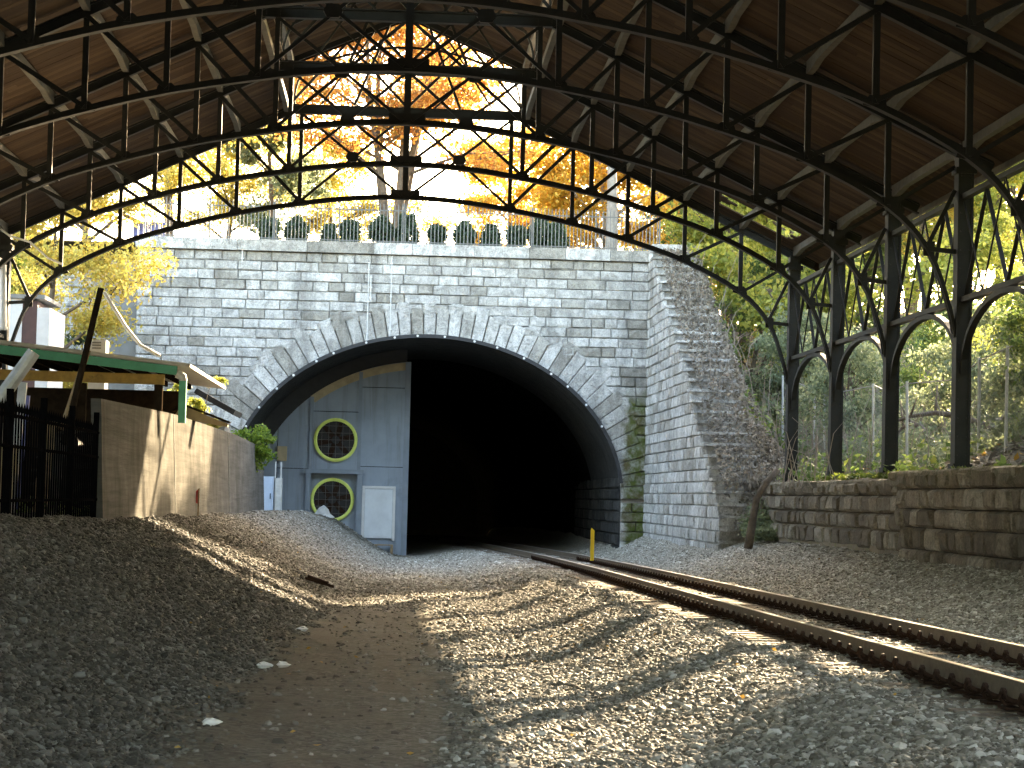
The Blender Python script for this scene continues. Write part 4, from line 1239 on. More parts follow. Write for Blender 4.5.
# hut with green trim
HY = 45.0
hut = thing('lean_to_hut', (-6.5, HY, 1.1), 'open timber lean-to hut with green fascia and ochre beam behind the wall', 'hut')
def rfz(x): return 4.42 - 0.09 * (x + 7.6) - 0.1 * max(0.0, x + 4.7) ** 1.5
q = MB(); q.add([(-9.6, HY - 0.4, rfz(-9.6)), (-4.1, HY - 0.4, rfz(-4.1)), (-4.1, HY + 9, rfz(-4.1)), (-9.6, HY + 9, rfz(-9.6)), (-9.6, HY - 0.4, rfz(-9.6) - .07), (-4.1, HY - 0.4, rfz(-4.1) - .07), (-4.1, HY + 9, rfz(-4.1) - .07), (-9.6, HY + 9, rfz(-9.6) - .07)],
        [(0, 1, 2, 3), (7, 6, 5, 4), (0, 4, 5, 1), (1, 5, 6, 2), (2, 6, 7, 3), (3, 7, 4, 0)])
q.build('roof', 'roof_sheet', hut)
MB().bar((-9.5, HY - 0.3, rfz(-9.5) - 0.19), (-4.35, HY - 0.3, rfz(-4.35) - 0.19), 0.05, 0.17).build('fascia', 'green', hut)
MB().bar((-9.4, HY - 0.2, 3.76), (-4.6, HY - 0.2, 3.74), 0.14, 0.2).build('beam', 'ochre', hut)
MB().box((-4.3, HY - 0.34, 2.9), (-4.16, HY - 0.2, 3.72)).build('downpipe', 'green', hut)
MB().tube([(-4.23, HY - 0.27, 3.72), (-4.24, HY - 0.27, 3.8), (-4.35, HY - 0.27, 3.86)], 0.085, 8).build('pipe_elbow', 'white', hut)
for x in (-9.2, -7.5, -6.2, -4.72):
    MB().box((x - 0.08, HY - 0.15, 0.8), (x + 0.08, HY + 0.01, 3.64)).build('post', 'wood_d', hut)
MB().box((-9.4, HY + 8.6, 0.8), (-4.99, HY + 8.75, 3.9)).build('back_wall', 'wood_d', hut)
for k in range(9):
    MB().bar((-9.3 + k * 0.55, HY - 0.05, rfz(-9.3 + k * 0.55) - 0.16), (-9.3 + k * 0.55, HY + 8.6, rfz(-9.3 + k * 0.55) - 0.16), 0.06, 0.15).build('joist', 'wood_d', hut)
# small gabled board on top of the concrete wall and black roof behind it
gb = thing('gabled_board', (-4.6, 52, 3.1), 'small plywood gable with dark edge resting on the concrete wall', 'board')
a0, a1 = at(174, 413, 52), at(228, 425, 52); ap = at(182, 405, 52)
q = MB()
for yy_ in (51.9, 52.1): q.v += [(a0[0], yy_, a0[2] - 0.1), (a1[0], yy_, a1[2] - 0.05), (a1[0], yy_, a1[2] + 0.02), (ap[0], yy_, ap[2])]
q.f += [(0, 1, 2, 3), (7, 6, 5, 4)] + [(k, 4 + k, 4 + (k + 1) % 4, (k + 1) % 4) for k in range(4)]
q.build('panel', 'ply', gb)
MB().bar((ap[0] - .05, 51.95, ap[2] + .04), (a1[0] + .05, 51.95, a1[2] + .05), 0.35, 0.05).build('edge_strip', 'wood_d', gb)
MB().bar((ap[0] + .03, 51.95, ap[2] + .04), (a0[0] - .05, 51.95, a0[2] + .05), 0.35, 0.05).build('edge_strip', 'wood_d', gb)
bs = thing('black_roofed_shed', (-5.0, 66, 1.0), 'small shed with sloping black felt roof behind the end of the concrete wall', 'shed')
c0_, c1_ = at(196, 391, 66), at(235, 413, 66)
MB().bar((c0_[0], 67.2, c0_[2]), (c1_[0], 67.2, c1_[2]), 3.0, 0.16).build('roof', 'felt_b', bs)
MB().box((c0_[0] - 0.6, 66.2, 0.9), (c1_[0] - 0.3, 68.3, 3.55)).build('wall', 'concrete_d', bs)
MB().bar((at(207, 388, 65.5)), (at(214, 377, 65.5)), 0.18, 0.12).build('vent_stub', 'ply', bs)

# yard clutter
def post(name, p0, p1, rad, mat, label, cat, n=8, group=None):
    q = MB().tube([p0, ((Vector(p0) + Vector(p1)) / 2), p1], [rad, rad * 0.95, rad * 0.9], n)
    # banded ends so it reads as a real pole
    d_ = (Vector(p1) - Vector(p0)).normalized()
    q.tube([Vector(p0) + d_ * 0.02, Vector(p0) + d_ * 0.08], rad * 1.25, n)
    o = q.build(name, mat); return tag(o, label, cat, group)
post('leaning_pole', tuple(at(64, 445, 34) ), tuple(at(101, 288, 34)), 0.05, 'wood_d', 'thin dark pole leaning right above the picket fence', 'pole')
post('leaning_beam', tuple(at(62, 430, 35)), tuple(at(88, 350, 35)), 0.055, 'wood', 'pale timber beam leaning beside the dark pole at the hut', 'beam')
post('scaffold_pipe', tuple(at(-2, 402, 30)), tuple(at(34, 352, 30)), 0.1, 'galv', 'fat pale grey pipe propped at the left end of the hut', 'pipe', 12)
post('white_standpipe', tuple(at(3, 330, 61)), tuple(at(3, 265, 61)), 0.1, 'white', 'white vertical pipe standing at the far left edge', 'pipe', 12)
c_ = MB().tube([at(160, 356, 60), at(140, 345, 60), at(125, 326, 60), at(112, 305, 60), at(104, 292, 60)], 0.05, 7).build('white_cable', 'white', None, True)
tag(c_, 'white cable drooping down to the hut roof', 'cable')
c_ = MB().tube([at(-6, 224, 55), at(10, 236, 55), at(30, 242, 55), at(48, 258, 55), at(62, 264, 55)], 0.028, 6).build('roof_cable', 'white', None, True)
tag(c_, 'thin white cable sagging below the left eave', 'cable')
trl = thing('white_trailer', (-11.5, 68, 1.0), 'white box trailer with maroon door behind the hut roof', 'trailer')
a0, a1 = at(-30, 345, 68), at(47, 302, 68)
MB().box((a0[0], 67, 1.0), (a1[0] - 0.55, 70, a1[2])).build('body', 'white', trl)
MB().box((a1[0] - 0.549, 67.02, 1.2), (a1[0] - 0.12, 70, a1[2] - .06)).build('door', 'maroon', trl)
MB().box((a1[0] - 0.119, 67.0, 1.0), (a1[0] + 0.25, 70, a1[2] - 0.25)).build('end_panel', 'white', trl)
MB().box((a0[0] - .05, 66.9, a1[2] + .002), (a1[0] + 0.1, 70.1, a1[2] + 0.12)).build('roof_edge', 'concrete_d', trl)
acu = thing('air_conditioner', (-7.2, 58, 3.9), 'white air conditioner unit seen over the hut roof', 'air conditioner')
a0, a1 = at(91, 352, 58), at(108, 341, 58)
MB().box((a0[0], 57.6, a0[2] - 2.6), (a1[0], 58.3, a1[2])).build('casing', 'white', acu)
for k in range(3):
    MB().box((a0[0] + 0.08, 57.57, a1[2] - 0.09 - k * 0.07), (a0[0] + 0.3, 57.598, a1[2] - 0.055 - k * 0.07)).build('louvre', 'concrete_d', acu)
# boards stacked behind the fence
clut = [(-5.2, 33.5, 0.20, 1.5, 'wood', 'weathered brown board leaning behind the picket fence'), (-5.4, 32.2, 0.12, 2.0, 'galv', 'grey metal strip standing behind the picket fence'),
        (-5.3, 30.6, 0.3, 1.1, 'ply', 'pale plywood offcut behind the picket fence'), (-5.25, 35.0, 0.16, 1.3, 'concrete', 'tan plank next to the near end of the concrete wall'),
        (-5.6, 29.4, 0.5, 1.6, 'wood_d', 'dark door panel stored behind the picket fence'), (-5.7, 34.3, 0.14, 1.9, 'blue', 'narrow blue panel standing behind the picket fence')]
for x, y, w, h_, mt, lb in clut:
    q = MB().bar((x, y, 1.05), (x + 0.12, y + 0.05, 1.05 + h_), w, 0.04, (0.2, 1, 0)).bar((x - .02, y + .06, 1.2), (x + 0.1, y + 0.11, 1.05 + h_ * .9), w * 0.3, 0.04, (0.2, 1, 0))
    tag(q.build('stored_board', mt), lb, 'board')
crt = thing('storage_crate', (-6.3, 38, 1.0), 'dark slatted crate under the hut roof', 'crate')
for k in range(5):
    MB().box((-7.4, 37.4, 1.0 + k * 0.22), (-5.5, 37.44, 1.18 + k * 0.22)).build('slat', 'wood_d', crt)
for x in (-7.4, -6.45, -5.56):
    MB().box((x, 37.45, 0.95), (x + .07, 37.52, 2.15)).build('upright', 'wood_d', crt)
tarp = tag(lump('tarpaulin_heap', (-6.0, 42, 1.7), (1.0, 0.8, 0.75), 'fan_dark', 8, sub=3), 'dark tarpaulin heap stored beneath the hut roof', 'tarpaulin')

# ================================================================== SMALL THINGS
mk = thing('marker_post', tuple(at(592, 556, 62)), 'short yellow marker post beside the track near the tunnel', 'marker post')
p0 = at(592, 557, 62)
MB().box((p0[0] - .05, 61.97, p0[2] - .1), (p0[0] + .05, 62.03, p0[2] + 0.72)).build('post', 'yellow', mk)
MB().add([(p0[0] - .05, 61.97, p0[2] + .722), (p0[0] + .05, 61.97, p0[2] + .722), (p0[0] + .05, 62.03, p0[2] + .722), (p0[0] - .05, 62.03, p0[2] + .722), (p0[0] - .03, 62.0, p0[2] + .8)], [(0, 1, 4), (1, 2, 4), (2, 3, 4), (3, 0, 4)]).build('cap', 'yellow', mk)
sf = thing('survey_stake', (-4.2, 55, 1.0), 'thin wooden survey stake with red flag at the foot of the concrete wall', 'stake')
p0 = at(198, 516, 52)
MB().bar((p0[0], 52, p0[2] - .1), (p0[0], 52, p0[2] + .62), 0.03, 0.03, (0, 1, 0)).build('stake', 'wood', sf)
q = MB(); q.add([(p0[0] + .016, 52, p0[2] + .62), (p0[0] + .016, 52, p0[2] + .28), (p0[0] - .09, 51.96, p0[2] + .3), (p0[0] - .07, 52.03, p0[2] + .55)], [(0, 1, 2, 3)]); q.build('flag', 'red', sf)
lt = MB().tube([at(748, 549, 60), at(752, 525, 60), at(756, 500, 60), at(766, 483, 60), at(778, 469, 60)], [0.12, 0.11, 0.1, 0.095, 0.07], 8).build('dead_tree_stem', 'bark', None, True)
tag(lt, 'bare bent dead trunk leaning against the end of the retaining wall', 'dead trunk')
for i, (px_, py_, yy_, sz, lb) in enumerate([(211, 706, 17.3, 0.09, 'crumpled white paper scrap near the bottom of the left bank'), (264, 657, 23.5, 0.1, 'flattened white wrapper lying at the toe of the left bank'), (283, 656, 23.6, 0.08, 'small white scrap right of the flattened wrapper on the path edge'), (303, 622, 31, 0.1, 'pale crumpled litter where the bank meets the path')]):
    p0 = at(px_, py_, yy_)
    X_ = p0[0]; Z_ = float(ground_z(X_, yy_))
    tag(lump('litter', (X_, yy_, Z_ + 0.03), (sz * 0.8, sz * 0.6, 0.03), 'plastic', 40 + i), lb, 'litter')
bdm = tag(MB().bar((-1.75, 45.0, float(ground_z(-1.75, 45.0)) + 0.05), (-1.2, 45.1, float(ground_z(-1.2, 45.1)) + 0.05), 0.14, 0.05).bar((-1.7, 45.12, float(ground_z(-1.7, 45.1)) + 0.1), (-1.3, 44.95, float(ground_z(-1.3, 45.1)) + 0.1), 0.06, 0.05).build('timber_offcut', 'clip'), 'rusty brown timber offcut lying at the toe of the gravel mound', 'timber')
# conduits on the portal
for i, (px_, y0, y1, lb) in enumerate([(370, 262, 342, 'leftmost thin white conduit pipe down the portal face above the arch'), (372, 275, 300, 'short white conduit beside the leftmost conduit above the arch'), (393, 256, 338, 'thin white conduit pipe right of the pair above the arch'), (244, 228, 262, 'thin white conduit pipe high on the left of the portal')]):
    a0, a1 = at(px_ - 1, y0, PY - 0.3), at(px_ - 2, y1, PY - 0.3)
    q = MB().tube([(a0[0], PY - 0.22, a0[2]), (a0[0], PY - 0.22, a1[2])], 0.022, 6)
    for k in range(3):
        zz = a0[2] + (a1[2] - a0[2]) * (0.1 + 0.4 * k)
        q.box((a0[0] - .05, PY - 0.24, zz), (a0[0] + .05, PY - 0.1, zz + 0.04))
    tag(q.build('conduit', 'white'), lb, 'conduit')

MAT['fence_grey'] = simple('fence_grey', (0.13, 0.13, 0.125), 0.5, 0.1, 0.2, 5, 0.05)
# parapet fence on the portal
pf = thing('parapet_fence', (0, 84, ZT), 'tall steel picket fence along the top of the portal wall', 'fence')
pk = MB().box((-.016, -.016, 0), (.016, .016, 1.45)).add([(-.016, -.016, 1.45), (.016, -.016, 1.45), (.016, .016, 1.45), (-.016, .016, 1.45), (0, 0, 1.54)], [(0, 1, 4), (1, 2, 4), (2, 3, 4), (3, 0, 4)])
pkm = bpy.data.meshes.new('picket'); pkm.from_pydata(pk.v, [], pk.f); pkm.materials.append(MAT['fence_grey']); pkm.update()
for x in np.arange(-9.4, 9.5, 0.135):
    link('picket', pkm, pf, (x, 83.7, ZT + 0.05))
for z_ in (ZT + 0.15, ZT + 1.3):
    MB().box((-9.5, 83.72, z_), (9.5, 83.75, z_ + 0.04)).build('fence_rail', 'fence_grey', pf)
for x in np.arange(-9.5, 9.6, 2.37):
    MB().box((x - .03, 83.755, ZT), (x + .03, 83.815, ZT + 1.6)).build('fence_post', 'fence_grey', pf)
bp_ = thing('blue_barrier', (-9, 88, 10.7), 'blue slatted panel behind the fence at the left end of the portal', 'barrier')
a0, a1 = at(133, 240, 88), at(166, 222, 88)
for k in range(6):
    x0 = a0[0] + (a1[0] - a0[0]) * k / 6
    MB().box((x0, 88, 10.5), (x0 + (a1[0] - a0[0]) / 6 - 0.03, 88.05, a1[2])).build('slat', 'blue', bp_)

# chain-link fence posts on the right bank
clf = thing('chain_link_fence', (12.5, 60, 2.5), 'galvanised chain link fence on the bank behind the right columns', 'fence')
lastp = None
for i, y in enumerate([40, 43, 46, 49, 52, 55, 58, 61, 64, 67, 70, 73]):
    x = 12.6 + 0.25 * math.sin(i * 2.1); zb = float(hill_z(x, y))
    ztp = zb + 2.3
    MB().tube([(x, y, zb - 0.3), (x + 0.04 * math.sin(i * 3.3), y, ztp)], 0.035, 6).build('post', 'galv', clf)
    if lastp:
        q = MB(); A, Bq = lastp, (x, y, zb)
        MB().tube([(A[0], A[1], A[2] + 2.25), (Bq[0], Bq[1], Bq[2] + 2.25)], 0.018, 5).build('top_rail', 'fence_grey', clf)
        # wire mesh
        nW = 20
        for k in range(nW):
            for dirn in (1, -1):
                f0 = k / nW; f1 = f0 + dirn * 2.2 / 3.0
                f1c = min(max(f1, 0), 1); fr_ = abs(f1c - f0) / (2.2 / 3.0)
                if fr_ < 0.03: continue
                pA = [A[j] + (Bq[j] - A[j]) * f0 for j in range(3)]; pB = [A[j] + (Bq[j] - A[j]) * f1c for j in range(3)]
                q.bar((pA[0], pA[1], pA[2] + 0.02), (pB[0], pB[1], pB[2] + 0.02 + 2.2 * fr_), 0.0035, 0.0035)
        tag(q.build('wire_mesh', 'fence_grey', clf), kind='stuff')
    lastp = (x, y, zb)

# ================================================================== VEGETATION
TREE_CACHE = {}
def tree_meshes(key, H, spread, n, leaf, lsize, trunk_r, seed, start=0.3, stems=1, bark='bark', sub=4, nl=8, flatten=0.8, spr=0.42, straight=False):
    if key in TREE_CACHE: return TREE_CACHE[key]
    r_ = random.Random(seed); g = np.random.default_rng(seed)
    q = MB(); clumps = []
    for s in range(stems):
        a0 = r_.uniform(0, 6.28)
        lean = (0.0 if stems == 1 else 0.34) * H
        top = Vector((math.cos(a0 + s * 6.28 / stems) * lean * r_.uniform(.4, 1), math.sin(a0 + s * 6.28 / stems) * lean * r_.uniform(.4, 1), H * r_.uniform(.86, .95)))
        tr_ = []
        for k in range(8):
            f = k / 7
            wob = 0.02 if straight else 0.05
            tr_.append(Vector((top.x * f ** 1.2 + math.sin(f * 5 + a0) * H * wob * f, top.y * f ** 1.2 + math.cos(f * 4 + a0) * H * wob * f, -0.3 + (top.z + 0.3) * f)))
        q.tube(tr_, [trunk_r * (1 - 0.85 * (k / 7)) * (1.25 if k == 0 else 1) for k in range(8)], 8)
        for l in range(nl):
            f = start + (0.97 - start) * (l + r_.random()) / nl
            kf = f * 7; i0 = min(6, int(kf)); base = tr_[i0].lerp(tr_[i0 + 1], kf - i0)
            th = l * 2.4 + r_.uniform(-.5, .5) + a0
            ln = spread * (1.05 - 0.65 * max(0, (f - start) / (1 - start)) ** 1.5) * r_.uniform(.7, 1.1)
            end = base + Vector((math.cos(th) * ln, math.sin(th) * ln, ln * r_.uniform(.25, .7)))
            mid = base.lerp(end, .5) + Vector((0, 0, ln * .08))
            r0_ = trunk_r * (1 - .8 * f) * .55
            q.tube([base, mid, end], [r0_, r0_ * .65, r0_ * .2], 5)
            for b_ in range(sub):
                fb = r_.uniform(.35, 1)
                st_ = base.lerp(end, fb); l2 = ln * r_.uniform(.25, .5)
                e2 = st_ + Vector((r_.uniform(-1, 1), r_.uniform(-1, 1), r_.uniform(-.2, .8))) * l2
                q.tube([st_, e2], [r0_ * .35, r0_ * .12], 4)
                clumps.append((e2, l2)); clumps.append((st_.lerp(e2, .5), l2 * .8))
    me = bpy.data.meshes.new('trunk'); me.from_pydata(q.v, [], q.f); me.materials.append(MAT[bark]); me.polygons.foreach_set('use_smooth', [True] * len(me.polygons)); me.update()
    nc = len(clumps); per = max(4, n // nc)
    P = []
    for c, l2 in clumps:
        k = int(per * r_.uniform(.4, 1.6)); rad = spread * spr * r_.uniform(.5, 1.1)
        v = g.normal(size=(k, 3)); v /= np.linalg.norm(v, axis=1)[:, None]
        v *= (g.random(k) ** .5)[:, None] * rad * np.array([1, 1, flatten * .75])
        P.append(v + np.array(c))
    P = np.concatenate(P)
    V = leaves(P, lsize, g, 0.35)
    cm = np_mesh('crown', V, 4, leaf)
    TREE_CACHE[key] = (me, cm)
    return me, cm

def tree(name, label, base, key, rot=0.0, sc_=1.0, group=None, cat='tree', **kw):
    tm, cm = tree_meshes(key, **kw) if kw else TREE_CACHE[key]
    t_ = thing(name, base, label, cat, group)
    t_.rotation_euler = (0, 0, rot); t_.scale = (sc_, sc_, sc_)
    link('trunk', tm, t_); link('crown', cm, t_)
    return t_

def pz(x, y): return float(plat_z(np.array(x), np.array(y)))
# behind the portal
tree('orange_maple', 'tall orange multi-stemmed autumn tree behind the middle of the portal fence', (-0.6, 93, pz(-0.6, 93)), 'orange', 0.5,
     H=14, spread=5.2, n=34000, leaf='lf_orange', lsize=0.2, trunk_r=0.2, seed=5, start=0.3, stems=5, bark='bark', sub=7, nl=8, spr=0.24)
tree('golden_tree', 'broad golden yellow tree right of the orange tree behind the portal', (9.0, 100, pz(9, 100) + .1), 'gold', 0.2,
     H=10.5, spread=4.8, n=20000, leaf='lf_gold', lsize=0.22, trunk_r=0.28, seed=7, start=0.16, stems=1, bark='bark_g', sub=5, nl=11, spr=0.34)
tree('golden_tree', 'grey trunked golden tree near the right end of the portal', (8.1, 88.5, pz(8, 88.5)), 'gold2', 1.2,
     H=12, spread=4.2, n=5200, leaf='lf_gold', lsize=0.22, trunk_r=0.27, seed=17, start=0.45, stems=1, bark='bark_g', sub=4, nl=8, spr=0.3, straight=True)
tree('yellow_maple', 'yellow leaved tree over the left end of the portal wall', (-9.2, 90, 10.6), 'yel', 0.2,
     H=8.5, spread=4.0, n=16000, leaf='lf_yellow', lsize=0.18, trunk_r=0.22, seed=9, start=0.15, stems=1, sub=5, nl=9, spr=0.34)
tree('sage_tree', 'grey green thin tree between the yellow and orange trees behind the portal', (-5.8, 98, pz(-5.8, 98)), 'sage', 0.9,
     H=9.0, spread=3.0, n=7000, leaf='lf_sage', lsize=0.24, trunk_r=0.17, seed=13, start=0.25, stems=1, sub=4, nl=8, spr=0.3)
tree('yellow_maple', 'yellow tree far behind the left half of the portal', (-3.5, 108, pz(-3.5, 108)), 'yel', 2.0, 0.9)
tree('orange_maple', 'smaller orange tree behind the golden tree right of the portal middle', (5.0, 112, pz(5, 112)), 'gold', 2.2, 0.85)
tree('golden_tree', 'golden tree beyond the grey trunk above the wing wall', (13.0, 108, float(hill_z(13, 108))), 'gold', 4.0, 1.0)
tree('yellow_maple', 'yellow tree behind the blue panel at the left end of the portal', (-12.2, 88, 9.0), 'yel', 1.1, 0.85)
tree('lime_tree', 'pale lime tree between the left yellow trees behind the portal fence', (-7.8, 101, 10.7), 'yel', 4.1, 0.8)
# left side
tree('yellow_maple', 'yellow and green tree overhanging the yard left of the portal', (-11.4, 73.5, 1.0), 'leftyel', 0.7,
     H=10.5, spread=3.6, n=14000, leaf='lf_yellow', lsize=0.15, trunk_r=0.24, seed=19, start=0.35, stems=1, sub=5, nl=9, spr=0.32)
tree('green_tree', 'green leafed tree behind the trailer at far left', (-14.5, 80, 1.2), 'leftgreen', 0.4,
     H=9.0, spread=3.4, n=10000, leaf='lf_lime', lsize=0.22, trunk_r=0.2, seed=23, start=0.2, stems=1, sub=5, nl=9, spr=0.34)
tree('dark_cypress', 'dark green slender evergreen left of the grey pier', (-10.9, 77, 1.0), 'cyp', 0.4,
     H=6.5, spread=1.0, n=6000, leaf='lf_dark', lsize=0.16, trunk_r=0.12, seed=29, start=0.08, stems=1, sub=4, nl=14, spr=0.5)
tree('yellow_maple', 'yellow tree at the far left edge above the hut', (-18, 86, 3.0), 'yel', 3.0, 1.1)
tree('green_tree', 'green tree behind the yellow one at far left', (-19, 96, 5.0), 'leftgreen', 2.0, 1.4)
# shrubs behind the fence
ordn = ['first', 'second', 'third', 'fourth', 'fifth', 'sixth', 'seventh', 'eighth', 'ninth', 'tenth', 'eleventh', 'twelfth', 'thirteenth']
def shrub_mesh(seed):
    g = np.random.default_rng(seed); n_ = 3000
    v = g.normal(size=(n_, 3)); v /= np.linalg.norm(v, axis=1)[:, None]; v *= (0.55 + 0.45 * g.random(n_) ** .6)[:, None]
    lob = 1 + 0.12 * np.sin(v[:, 0] * 7 + seed) + 0.12 * np.sin(v[:, 2] * 6 + seed * 2)
    tap = 1 - 0.5 * np.clip(v[:, 2], 0, 1)
    P = v * np.array([.42, .42, .84]) * (0.85 + 0.3 * g.random((n_, 1))) * (lob * tap)[:, None] + np.array([0, 0, .86])
    cm = np_mesh('crown', leaves(P, 0.13, g, 0.1), 4, 'lf_dark')
    tm = MB().tube([(0, 0, -.1), (.02, .01, .5), (0, 0, 1.2)], [.05, .04, .01], 5)
    me = bpy.data.meshes.new('trunk'); me.from_pydata(tm.v, [], tm.f); me.materials.append(MAT['bark']); me.update()
    return me, cm
for k_ in range(3): TREE_CACHE['shrub%d' % k_] = shrub_mesh(k_ + 3)
for i, px_ in enumerate([268, 296, 329, 350, 381, 407, 437, 465, 491, 516, 540, 556]):
    p0 = at(px_, 245, 85.4)
    hgt = [0.98, 1.0, .8, .95, 1.05, 1.12, .9, 1.0, .92, .95, 1.15, 1.0][i]
    tree('clipped_shrub', f'{ordn[i]} dark evergreen shrub from the left in the row behind the portal fence', (p0[0], 85.4 + 0.1 * math.sin(i), 10.6), 'shrub%d' % (i % 3), i * 1.3, hgt, 'shrubs behind the portal fence', 'shrub')
# right hillside trees in view
kinds = {'g1': dict(H=7.5, spread=3.0, n=11000, leaf='lf_green', lsize=0.2, trunk_r=0.16, seed=41, start=0.15, stems=2, sub=4, nl=8, spr=0.36),
         'l1': dict(H=11.0, spread=4.2, n=14000, leaf='lf_lime', lsize=0.23, trunk_r=0.24, seed=43, start=0.18, stems=1, sub=5, nl=10, spr=0.36),
         'y1': dict(H=12.0, spread=4.0, n=13000, leaf='lf_yellow', lsize=0.24, trunk_r=0.22, seed=47, start=0.25, stems=1, sub=5, nl=9, spr=0.34),
         's1': dict(H=5.0, spread=2.4, n=8000, leaf='lf_sage', lsize=0.17, trunk_r=0.1, seed=53, start=0.1, stems=3, sub=4, nl=6, spr=0.4)}
for k_, v_ in kinds.items(): tree_meshes(k_, **v_)
HT = [('l1', 13.2, 91, 0.85, 'lime green tree just above the top of the wing wall'),
      ('s1', 12.8, 75, 0.8, 'grey green bush on the bank behind the stepped wing wall'),
      ('l1', 14.6, 79, 0.5, 'small lime tree on the bank beside the wing wall top'),
      ('s1', 13.6, 67, 0.75, 'grey green bush behind the farthest right column'),
      ('g1', 17.0, 84, 0.8, 'green tree seen between the farthest two right columns'),
      ('l1', 19.0, 97, 1.0, 'tall yellow green tree behind the second farthest right column'),
      ('g1', 16.8, 71, 0.55, 'small green tree between the second and third farthest right columns'),
      ('y1', 23.5, 101, 1.05, 'tall yellow tree seen between the second and third right columns under the eave'),
      ('s1', 15.2, 61, 0.7, 'low sage bush behind the second nearest right column'),
      ('l1', 21.0, 83, 0.6, 'low lime tree left of the nearest right column'),
      ('y1', 28.5, 107, 1.1, 'tall yellow tree behind the nearest right column'),
      ('l1', 26.0, 95, 0.85, 'lime tree right of the nearest right column'),
      ('l1', 31.5, 112, 1.3, 'largest lime tree at the right edge under the eave'),
      ('y1', 36.0, 122, 1.4, 'yellow tree farthest up the hillside at the right edge'),
      ('g1', 23.0, 120, 1.6, 'deep green tree far up the hillside behind the yellow trees'),
      ('g1', 16.5, 114, 1.5, 'deep green tree far behind the wing wall'),
      ('l1', 30.5, 126, 1.4, 'pale lime tree highest behind the nearest right columns'),
      ('l1', 14.2, 81, 1.05, 'tall yellow green tree behind the farthest right column'),
      ('g1', 25.5, 113, 1.5, 'deep green tree filling the gap left of the nearest right column'),
      ('g1', 20.5, 107, 1.4, 'deep green tree between the second and third farthest right columns'),
      ('g1', 15.0, 99, 1.2, 'full green tree standing behind the lime tree above the wing wall'),
      ('g1', 13.4, 87, 0.8, 'rounded green tree at the top of the vine covered bank'),
      ('g1', 19.0, 63, 0.6, 'green bush between the nearest two right columns'),
      ('l1', 16.2, 55, 0.42, 'lime bush right of the nearest right column at the picture edge'),
      ('s1', 13.9, 49.5, 0.7, 'sage bush at the right picture edge above the retaining wall')]
for i, (k_, x, y, s_, lb) in enumerate(HT):
    tree({'g1': 'green_tree', 'l1': 'lime_tree', 'y1': 'yellow_tree', 's1': 'sage_bush'}[k_], lb, (x, y, float(hill_z(x, y)) - 0.1), k_, i * 1.7, s_, 'trees on the right hillside')
# trees along the bank outside the picture that shade the right of the trackbed
for i, (k_, x, y, s_) in enumerate([('g1', 14.3, 44, .55), ('g1', 14.5, 47.5, .55), ('g1', 14.3, 37, .9), ('g1', 14.0, 31, .95), ('g1', 14.4, 26, .95), ('g1', 18, 47, .7), ('l1', 18, 36, .85), ('g1', 18, 31, 1.1),
                                     ('g1', 14.5, 20, .6), ('l1', 22, 27, .6)]):
    tree({'g1': 'green_tree', 'l1': 'lime_tree', 'y1': 'yellow_tree', 's1': 'sage_bush'}[k_], 'hillside tree standing beyond the right picture edge', (x, y, float(hill_z(x, y)) - 0.1), k_, i * 2.1, s_, 'hillside trees beyond the right picture edge')

for i, (k_, x, y, s_) in enumerate([('g1', -15, 52, 1.3), ('g1', -15.5, 44, 1.4), ('g1', -15, 36, 1.4), ('g1', -15.5, 28, 1.3), ('g1', -15, 20, 1.4), ('g1', -15, 11, 1.3), ('g1', -15, 2, 1.3)]):  # unseen trees added to block sky light from the left
    tree('green_tree', 'added unseen tree blocking sky light beyond the left picture edge', (x, y, float(left_z(x, y)) - 0.1), k_, i * 2.3, s_, 'added unseen trees beyond the left picture edge')
# bush hanging over the end of the concrete wall
p0 = at(258, 462, 74)
tree('hanging_bush', 'bright green bush spilling over the end of the concrete wall', (p0[0] - 0.2, 74.2, 2.35), 'hbush', 0.3, 1.0, None, 'bush',
     H=1.3, spread=0.62, n=2600, leaf='lf_fresh', lsize=0.12, trunk_r=0.05, seed=61, start=0.1, stems=3, sub=3, nl=6, spr=0.55)
p0 = at(192, 395, 50)
tree('climbing_vine', 'yellow green vine growing around the green downpipe of the hut', (-5.25, 58.5, 2.3), 'vine', 0.3, 1.0, None, 'vine',
     H=2.3, spread=0.5, n=2600, leaf='lf_lime', lsize=0.11, trunk_r=0.03, seed=67, start=0.1, stems=2, sub=3, nl=6, spr=0.5)

# ground cover on the right bank (uncountable)
def cover(name, label, cat, x0, x1, y0, y1, n, size, mat, zf, hmax, thr=0.0, seed=1, flat=0.3, sc_n=2.0):
    g = np.random.default_rng(seed)
    X = g.uniform(x0, x1, n); Y = g.uniform(y0, y1, n)
    k = vnoise(X, Y, sc_n, seed) > thr
    X, Y = X[k], Y[k]
    hh = np.clip(vnoise(X, Y, sc_n * .7, seed + 50) + .55, 0.05, 1)
    Z = zf(X, Y) + g.random(len(X)) ** 1.3 * hmax * hh
    me = np_mesh(name, leaves(np.stack([X, Y, Z], 1), size, g, 0.2, 0.55, flat), 4, mat)
    return tag(link(name, me), label, cat, kind='stuff')
cover('dead_vines', 'dry brown vines and dead leaves covering the bank behind the wing wall', 'vines', 9.9, 12.3, 63.5, 84, 14000, 0.15, 'lf_dead', hill_z, 0.45, -0.3, 3)
def steps_z(X, Y):
    return np.array([wing_top(y_) for y_ in Y]) + 0.02
cover('step_debris', 'dead leaves and dry creeper lying over the steps of the wing wall', 'leaves', 9.25, 10.7, 64, 83.5, 6500, 0.14, 'lf_dead', steps_z, 0.45, -0.3, 23, 0.2)
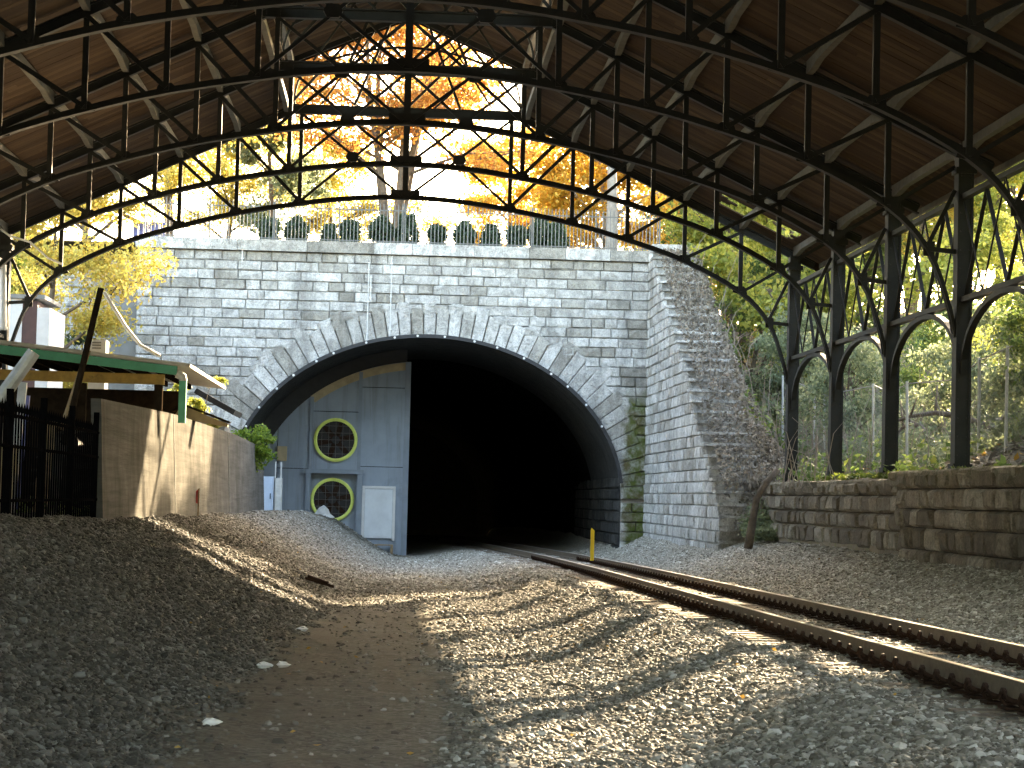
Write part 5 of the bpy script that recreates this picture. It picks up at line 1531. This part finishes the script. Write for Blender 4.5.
def mound_z(X, Y):
    return 0.6 + 1.5 * np.exp(-((Y - 64.5) / 2.2) ** 2) * np.clip((X - 9.3) / 1.0, 0, 1)
cover('creeper', 'grey green creeper hanging where the wing wall meets the retaining wall', 'creeper', 9.5, 11.2, 60.5, 67.5, 9000, 0.13, 'lf_sage', mound_z, 0.7, -0.25, 31, 0.1)
cover('dry_creeper', 'dry brown creeper hanging where the wing wall meets the retaining wall', 'creeper', 9.4, 11.2, 61, 67.5, 8000, 0.13, 'lf_dead', mound_z, 0.8, -0.3, 33, 0.1)
cover('ivy', 'green ivy patches scattered over the right bank', 'ivy', 10.6, 26, 38, 92, 42000, 0.19, 'lf_green', hill_z, 0.9, 0.02, 4)
cover('leaf_litter', 'brown fallen leaves littering the right bank', 'leaves', 10.5, 24, 36, 80, 30000, 0.16, 'lf_dead', hill_z, 0.25, -0.5, 6, 0.7)
cover('yellow_ground_leaves', 'yellow fallen leaves on the upper bank', 'leaves', 11, 30, 40, 110, 9000, 0.17, 'lf_fallen', hill_z, 0.15, -0.1, 7, 0.7)
cover('brambles', 'grey green brambles tangled behind the chain link fence', 'brambles', 12.5, 17, 42, 76, 36000, 0.14, 'lf_sage', hill_z, 1.9, -0.1, 9)
cover('grass_verge', 'short grass growing along the top of the retaining wall', 'grass', 10.5, 11.6, 37, 66, 16000, 0.16, 'grass', lambda X, Y: np.full_like(X, 2.16), 0.22, -0.05, 11, 0.0, 1.6)
cover('scattered_leaves', 'few yellow leaves scattered on the gravel', 'leaves', -3, 9.8, 14, 60, 260, 0.05, 'lf_fallen', lambda X, Y: ground_z(X, Y) + 0.03, 0.02, -0.2, 13, 0.75)
cover('yard_weeds', 'weeds growing along the yard edge by the fence', 'weeds', -9, -4.9, 26, 80, 9000, 0.14, 'lf_green', left_z, 0.4, 0.05, 15)
# dead twigs and fallen branches
q = MB(); r_ = random.Random(77)
for k in range(300):
    x = r_.uniform(9.6, 15.0); y = r_.uniform(54, 82); zb = float(hill_z(x, y))
    h_ = r_.uniform(.5, 2.6); dx, dy = r_.uniform(-.9, .9), r_.uniform(-.9, .9)
    q.tube([(x, y, zb - .1), (x + dx * .4, y + dy * .4, zb + h_ * .6), (x + dx, y + dy, zb + h_ * r_.uniform(.7, 1.1))], [.016, .012, .005], 3)
tag(q.build('dead_brush', 'twig'), 'tangle of bare grey twigs on the bank behind the wing wall', 'brush', kind='stuff')
for i, (x, y, a_, L, lb) in enumerate([(15.2, 56, 2.6, 3.4, 'fallen grey branch lying on the bank at the right edge'), (14.6, 54, 0.4, 2.6, 'crooked dead branch below the fallen one at the right edge'), (13.8, 58, 1.9, 2.4, 'dead branch leaning left of the nearest right column')]):
    zb = float(hill_z(x, y)); pts_ = [Vector((x + math.cos(a_) * L * f, y + math.sin(a_) * L * f * .6, zb + .25 + .5 * math.sin(f * 3) + .25 * f)) for f in np.linspace(0, 1, 6)]
    q = MB().tube(pts_, [.1, .09, .08, .065, .05, .02], 6)
    for k in (2, 3, 4):
        q.tube([pts_[k], pts_[k] + Vector((r_.uniform(-.5, .5), r_.uniform(-.5, .5), r_.uniform(.4, .9)))], [.04, .012], 5)
    tag(q.build('fallen_branch', 'bark', None, True), lb, 'branch')
print('objects', len(bpy.data.objects), 'tris', sum(len(m_.polygons) for m_ in bpy.data.meshes))
